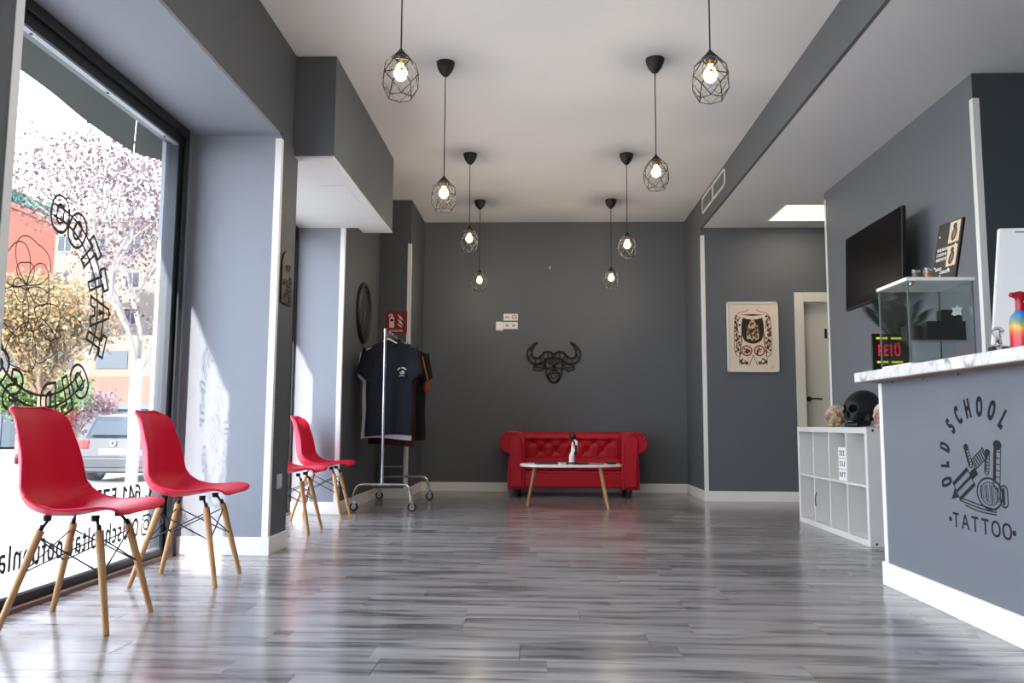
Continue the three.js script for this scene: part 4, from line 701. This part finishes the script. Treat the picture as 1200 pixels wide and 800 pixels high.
{
  const t = thing('computer', 'back of a pale all-in-one desktop computer at the right edge of the photo', 'computer', [1.80, MT, -3.3]);
  const pn = part('casing', new RoundedBoxGeometry(0.5, 0.47, 0.022, 4, 0.011).translate(0.25, 0.235, 0), M('#d6d5d2', 0.4), t);
  pn.position.set(0.012, 0.055, -0.02); pn.rotation.set(0.2, -0.5, 0.0);
  part('vent_slot', rbx(0.06, 0.44, 0.452, 0.456, 0.009, 0.0125, 0.001), mat.black, pn);
  part('foot', [rbx(0.0, 0.24, 0, 0.012, -0.13, 0.02, 0.004), rbx(0.0, 0.05, 0.008, 0.05, -0.02, 0.01, 0.003)], M('#2a2c2e', 0.4), t);
}
{
  const tex = dataTex(64, 256, (u, v) => { const st = [[110, 10, 70], [190, 20, 60], [210, 50, 40], [225, 165, 40], [60, 130, 170], [30, 90, 190], [40, 60, 160]], k = v * 5.99 + 0.5 * Math.sin(u * 6.28), i = clamp(Math.floor(k), 0, 5), f = clamp(k - i); return st[i].map((c, j) => lerp(c, st[i + 1][j], f)); });
  const t = thing('spray_bottle', 'rainbow coloured bottle with a red spray head at the right edge', 'bottle', [1.752, MT, -3.0]);
  part('body', lathe([[0, 0], [0.036, 0], [0.039, 0.006], [0.039, 0.024], [0.039, 0.042], [0.039, 0.06], [0.039, 0.078], [0.039, 0.095], [0.039, 0.11], [0.034, 0.135], [0.02, 0.15], [0.014, 0.158], [0, 0.158]], 36), M('#ffffff', 0.3, { map: tex }), t);
  part('spray_head', [new THREE.CylinderGeometry(0.016, 0.017, 0.03, 24).translate(0, 0.168, 0), sdfMesh((x, y, z) => smin(caps([x, y, z], [-0.03, 0.212, 0], [0.03, 0.205, 0], 0.010, 0.014), caps([x, y, z], [-0.005, 0.175, 0], [0.0, 0.21, 0], 0.012, 0.015), 0.012), [0, 0.2, 0], 0.055, 36)], M('#a5121f', 0.35), t, 'red spray head');
  const c = thing('glass_ornament', 'clear cut-glass ornament standing left of the rainbow bottle', 'ornament', [1.70, MT, -3.06]);
  part('crystal', new THREE.IcosahedronGeometry(0.022, 1).translate(0, 0.082, 0), P('#f0f4f6', 0.03, { transmission: 1, thickness: 0.02, ior: 1.5 }), c); part('stem', lathe([[0, 0], [0.02, 0], [0.022, 0.006], [0.008, 0.016], [0.012, 0.035], [0.008, 0.062], [0, 0.064]], 20), P('#e6eaec', 0.05, { transmission: 1, thickness: 0.02, ior: 1.5 }), c);
}

// ------------------------------------------------------------------ outside
const GY = -0.45;
struct('pavement', bx(-8.0, -2.32, GY - 0.3, GY, -60, 8), M('#a5a29d', 0.9));
struct('kerb', bx(-8.15, -8.0, GY - 0.3, GY + 0.005, -60, 8), M('#a29d96', 0.9));
struct('road', bx(-40, -8.15, GY - 0.4, GY - 0.1, -60, 8), M('#7c7a78', 0.9));
struct('wall_outer', bx(-2.40, -2.32, GY, 0, -9.7, 2.7), M('#8b8884', 0.8));
{
  // fabric awning over the shop window
  const t = thing('awning', 'grey-olive canvas awning valance hanging outside over the shop window', 'awning', [-2.33, 0, 0]);
  const cloth = P('#6b6d66', 0.85, { side: THREE.DoubleSide, transmission: 0.06, thickness: 0 });
  const low = (z) => 2.505 + 0.12 * smooth(-4.95, -5.7, z) + 0.06 * smooth(-4.5, -3.5, z) + 0.008 * Math.sin(z * 7);
  for (const [a, b] of [[-8.2, -5.0], [-5.0, -2.6], [-2.6, 2.2]]) part('valance', grid(40, 6, (u, v) => { const z = lerp(a + 0.004, b - 0.004, u); return [-0.30 + 0.006 * Math.sin(z * 9 + v * 3), lerp(low(z), 2.95, v), z]; }), cloth, t);
  part('canopy_sheet', grid(20, 2, (u, v) => [lerp(-0.30, 0.0, v), lerp(2.95, 3.12, v), lerp(-8.2, 2.2, u)]), cloth, t);
  part('front_bar', rod(V(-0.30, 2.95, -8.2), V(-0.30, 2.95, 2.2), 0.018), mat.steel, t);
  part('cassette', rbx(-0.06, 0.01, 3.06, 3.18, -8.2, 2.2, 0.01), M('#777a7c', 0.5), t);
}
struct('wall_facade', bx(-2.40, -2.325, 2.60, 3.4, -9.7, 2.7), M('#8b8884', 0.8));
function leafCloud(n, place, size, colors) {
  const g = new THREE.BufferGeometry(); g.setAttribute('position', new THREE.Float32BufferAttribute([0, 0, 0, 0.5, 0.42, 0.08, 0, 1, 0, -0.5, 0.42, 0.08], 3)); g.setAttribute('uv', new THREE.Float32BufferAttribute([0, 0, 1, 0, 1, 1, 0, 1], 2)); g.setIndex([0, 1, 2, 0, 2, 3]); g.computeVertexNormals();
  const m = new THREE.InstancedMesh(g, P('#ffffff', 0.8, { side: THREE.DoubleSide, transmission: 0.35, thickness: 0 }), n), o = new THREE.Object3D(), c = new THREE.Color();
  for (let i = 0; i < n; i++) { o.position.copy(place()); o.rotation.set(rnd() * 6.3, rnd() * 6.3, rnd() * 6.3); o.scale.setScalar(size * rr(0.6, 1.3)); o.updateMatrix(); m.setMatrixAt(i, o.matrix); m.setColorAt(i, c.set(colors[Math.floor(rnd() * colors.length)]).multiplyScalar(rr(0.8, 1.15))); }
  m.name = 'foliage'; m.userData.kind = 'stuff'; shade(m); return m;
}
function tree(label, x, z, o) {
  const t = thing('tree', label, 'tree', [x, GY, z]), tips = [], twigs = [];
  part('trunk', tube([V(0, -0.05, 0), V(0.02, o.fork * 0.4, 0.01), V(-0.01, o.fork * 0.75, 0), V(0.01, o.fork + 0.1, 0)], o.r, 20, 14), M(o.bark, 0.9), t);
  const grow = (p, d, len, r, k) => { const q = p.clone().addScaledVector(d, len), b = V(rr(-1, 1), 0.3, rr(-1, 1)).multiplyScalar(len * 0.08); twigs.push(tube([p, p.clone().lerp(q, 0.5).add(b), q], r, 5, 5)); tips.push([p.clone().lerp(q, 0.5).add(b), q]); if (k <= 0) return; const n = k > 1 ? 3 : 2; for (let i = 0; i < n; i++) { const a = (i + rnd()) / n * 6.283, s = rr(0.35, 0.75) * (o.spread ?? 1); grow(q, d.clone().multiplyScalar(1).add(V(Math.cos(a) * s, rr(0, 0.25), Math.sin(a) * s)).normalize(), len * rr(0.62, 0.85), r * 0.6, k - 1); } };
  for (let i = 0; i < (o.mains ?? 5); i++) { const a = i / (o.mains ?? 5) * 6.283 + rnd(); grow(V(0, o.fork * rr(0.88, 1.0), 0), V(Math.cos(a) * rr(0.3, 0.75), 1, Math.sin(a) * rr(0.3, 0.75)).normalize(), o.len, o.r * 0.42, 3); }
  part('branches', twigs, M(o.bark, 0.9), t);
  t.add(leafCloud(o.n, () => { const [a, b] = tips[Math.floor(rnd() * tips.length)]; return a.clone().lerp(b, rnd() * 1.1).add(V(rr(-1, 1), rr(-1, 1), rr(-1, 1)).multiplyScalar(o.fuzz)); }, o.size, o.colors));
}
tree('purple-leaved plum tree with a pale straight trunk on the pavement outside', -6.55, -12.9, { fork: 2.15, r: 0.095, len: 1.42, mains: 7, spread: 1.05, bark: '#77706a', n: 9000, fuzz: 0.32, size: 0.056, colors: ['#3a2630', '#4d3440', '#523530', '#2e1d26', '#6a4a3c', '#5d4046'] });
tree('yellow autumn tree behind the round window lettering', -12.2, -19.5, { fork: 1.9, r: 0.12, len: 1.05, mains: 7, spread: 1.1, bark: '#6d5c4c', n: 15000, fuzz: 0.32, size: 0.095, colors: ['#94733f', '#8d744c', '#7d5c36', '#857352', '#6f6339'] });
tree('low green tree below the yellow one across the street', -14.2, -22.5, { fork: 0.9, r: 0.1, len: 0.62, mains: 7, spread: 1.1, bark: '#6d5c4c', n: 8000, fuzz: 0.3, size: 0.10, colors: ['#4d6b33', '#5f7d3a', '#3d5a2c', '#7b8a45'] });
tree('small pinkish shrub-like tree behind the grey parked car', -14.2, -24.5, { fork: 0.9, r: 0.06, len: 0.5, mains: 6, spread: 1.1, bark: '#6d5c4c', n: 2600, fuzz: 0.22, size: 0.13, colors: ['#8a6468', '#a87a76', '#6d4a52'] });
// parked cars, rear towards the camera (built along +z as the rear)
function car(label, x, z, body, turn) {
  const t = thing('parked_car', label, 'car', [x, GY - 0.1, z], turn), m = P(body, 0.4, { clearcoat: 0.25, clearcoatRoughness: 0.2 }), gl = P('#1b2329', 0.12);
  const prof = (pts, w, zc) => { const s = new THREE.Shape(); pts.forEach(([a, b], i) => i ? s.lineTo(a, b) : s.moveTo(a, b)); return new THREE.ExtrudeGeometry(s, { depth: w - 0.12, bevelEnabled: true, bevelSize: 0.05, bevelThickness: 0.06, bevelSegments: 3 }).rotateY(-Math.PI / 2).translate(w / 2 - 0.06, 0, zc); };
  part('body', prof([[-0.02, 0.35], [0.0, 0.55], [-0.04, 0.92], [-1.2, 0.98], [-3.0, 0.90], [-4.05, 0.72], [-4.15, 0.35], [-3.8, 0.25], [-0.3, 0.25]], 1.76, 0), m, t);
  part('cabin', prof([[-0.12, 0.95], [-0.55, 1.40], [-1.3, 1.47], [-2.1, 1.42], [-2.95, 0.93]], 1.48, 0), m, t);
  part('rear_window', rbx(-0.60, 0.60, -0.21, 0.21, -0.008, 0.008, 0.004).rotateX(-0.76).translate(0, 1.19, -0.235), gl, t);
  for (const s of [-1, 1]) { part('side_window', rbx(-0.008, 0.008, 1.02, 1.36, -2.2, -0.65, 0.004).translate(s * 0.755, 0, 0), gl, t); part('tail_light', rbx(-0.15, 0.15, 0.74, 0.94, -0.09, 0.055, 0.03).translate(s * 0.70, 0, 0), P('#7e1712', 0.25), t); }
  part('bumper', rbx(-0.87, 0.87, 0.30, 0.58, -0.3, 0.1, 0.06, 3), m, t); part('lower_trim', rbx(-0.80, 0.80, 0.24, 0.36, -0.25, 0.09, 0.03), M('#26282b', 0.6), t);
  part('number_plate', rbx(-0.30, 0.30, 0.62, 0.74, 0.02, 0.066, 0.006), M('#9a9a98', 0.5), t);
  part('emblem', new THREE.TorusGeometry(0.055, 0.012, 10, 28).translate(0, 0.86, 0.052), mat.steel, t);
  for (const zz of [-0.75, -3.35]) for (const s of [-1, 1]) { const w = part('wheel', new THREE.CylinderGeometry(0.31, 0.31, 0.2, 28).rotateZ(Math.PI / 2).translate(s * 0.80, 0.31, zz), mat.rubber, t); part('wheel_rim', new THREE.CylinderGeometry(0.2, 0.2, 0.21, 20).rotateZ(Math.PI / 2).translate(s * 0.80, 0.31, zz), mat.steel, w); }
}
car('dark grey hatchback parked rear-on beyond the plum tree trunk', -9.35, -17.6, '#15181c', 0.0);
car('pale car with its side showing, parked left of the grey hatchback', -15.4, -25.0, '#5f5b5a', 0.5);
// buildings across the street
function building(label, x0, x1, z0, z1, h, wall, win, roof) {
  const t = thing('building', label, 'building', [0, GY, 0]);
  part('wall', bx(x0, x1, 0, h, z0, z1), M(wall, 0.9), t);
  const gl = P(win, 0.15), fr = M('#6d6a65', 0.6);
  const floors = Math.max(1, Math.floor((h - 1.6) / 2.9)), cols = Math.max(2, Math.floor((x1 - x0) / 2.6));
  for (let f = 0; f < floors; f++) for (let c = 0; c < cols; c++) { const x = x0 + (c + 0.5) * (x1 - x0) / cols, y = 3.0 + f * 2.9; if (y + 1.4 > h) continue; const w = part('window', [bx(x - 0.62, x + 0.62, y + 1.28, y + 1.38, z1, z1 + 0.06), bx(x - 0.62, x + 0.62, y, y + 0.08, z1, z1 + 0.08), bx(x - 0.62, x - 0.54, y, y + 1.38, z1, z1 + 0.06), bx(x + 0.54, x + 0.62, y, y + 1.38, z1, z1 + 0.06), bx(x - 0.03, x + 0.03, y, y + 1.38, z1, z1 + 0.05)], fr, t); part('window_pane', bx(x - 0.56, x + 0.56, y + 0.06, y + 1.3, z1 - 0.02, z1 + 0.02), gl, w); }
  part('parapet', bx(x0 - 0.15, x1 + 0.15, h, h + 0.35, z0, z1 + 0.15), M(roof, 0.8), t);
  return t;
}
const ob = building('terracotta apartment block with greenery along its roof edge at far left', -44, -32.4, -52, -34, 14.2, '#8a4c3a', '#4c5a66', '#7a4536');
{ const f = leafCloud(2200, () => V(rr(-33.4, -32.4), 14.55 + rr(0, 0.9), rr(-52, -34)), 0.35, ['#2f6a58', '#3b7a60', '#27584a']); f.name = 'roof_hedge'; ob.add(f); }
building('white apartment building with pale windows behind the trees', -42, -14, -75, -62, 17, '#5e564d', '#262c32', '#595249');
{
  const t = thing('garage_building', 'low beige commercial building with a blue-grey shutter band beyond the cars', 'building', [0, GY, 0]);
  part('wall', bx(-32, -8.2, 1.9, 3.4, -46, -38), M('#594538', 0.9), t); part('shop_band', bx(-30, -8.2, 0, 1.9, -46, -38.3), M('#2a343e', 0.7), t); part('fascia', bx(-30, -8.2, 1.85, 2.1, -38.2, -37.9), M('#3c4751', 0.7), t);
  for (let i = 0; i < 7; i++) { const x = -27 + i * 2.7; part('shutter', rbx(x - 1.1, x + 1.1, 0, 1.75, -38.32, -38.24, 0.02), M(i % 2 ? '#1b232c' : '#323c47', 0.5), t); }
  part('shop_sign', rbx(-19.5, -17.9, 1.1, 1.75, -38.2, -38.1, 0.02), M('#8a6a14', 0.6), t, 'yellow shop sign'); part('upper_storey', bx(-30, -17, 3.4, 5.6, -46, -40), M('#5f574c', 0.9), t); for (let i = 0; i < 4; i++) part('window', bx(-28 + i * 2.8, -26.4 + i * 2.8, 3.9, 4.8, -40.02, -39.95), P('#2c3238', 0.3), t);
}

renderer.render(scene, camera);
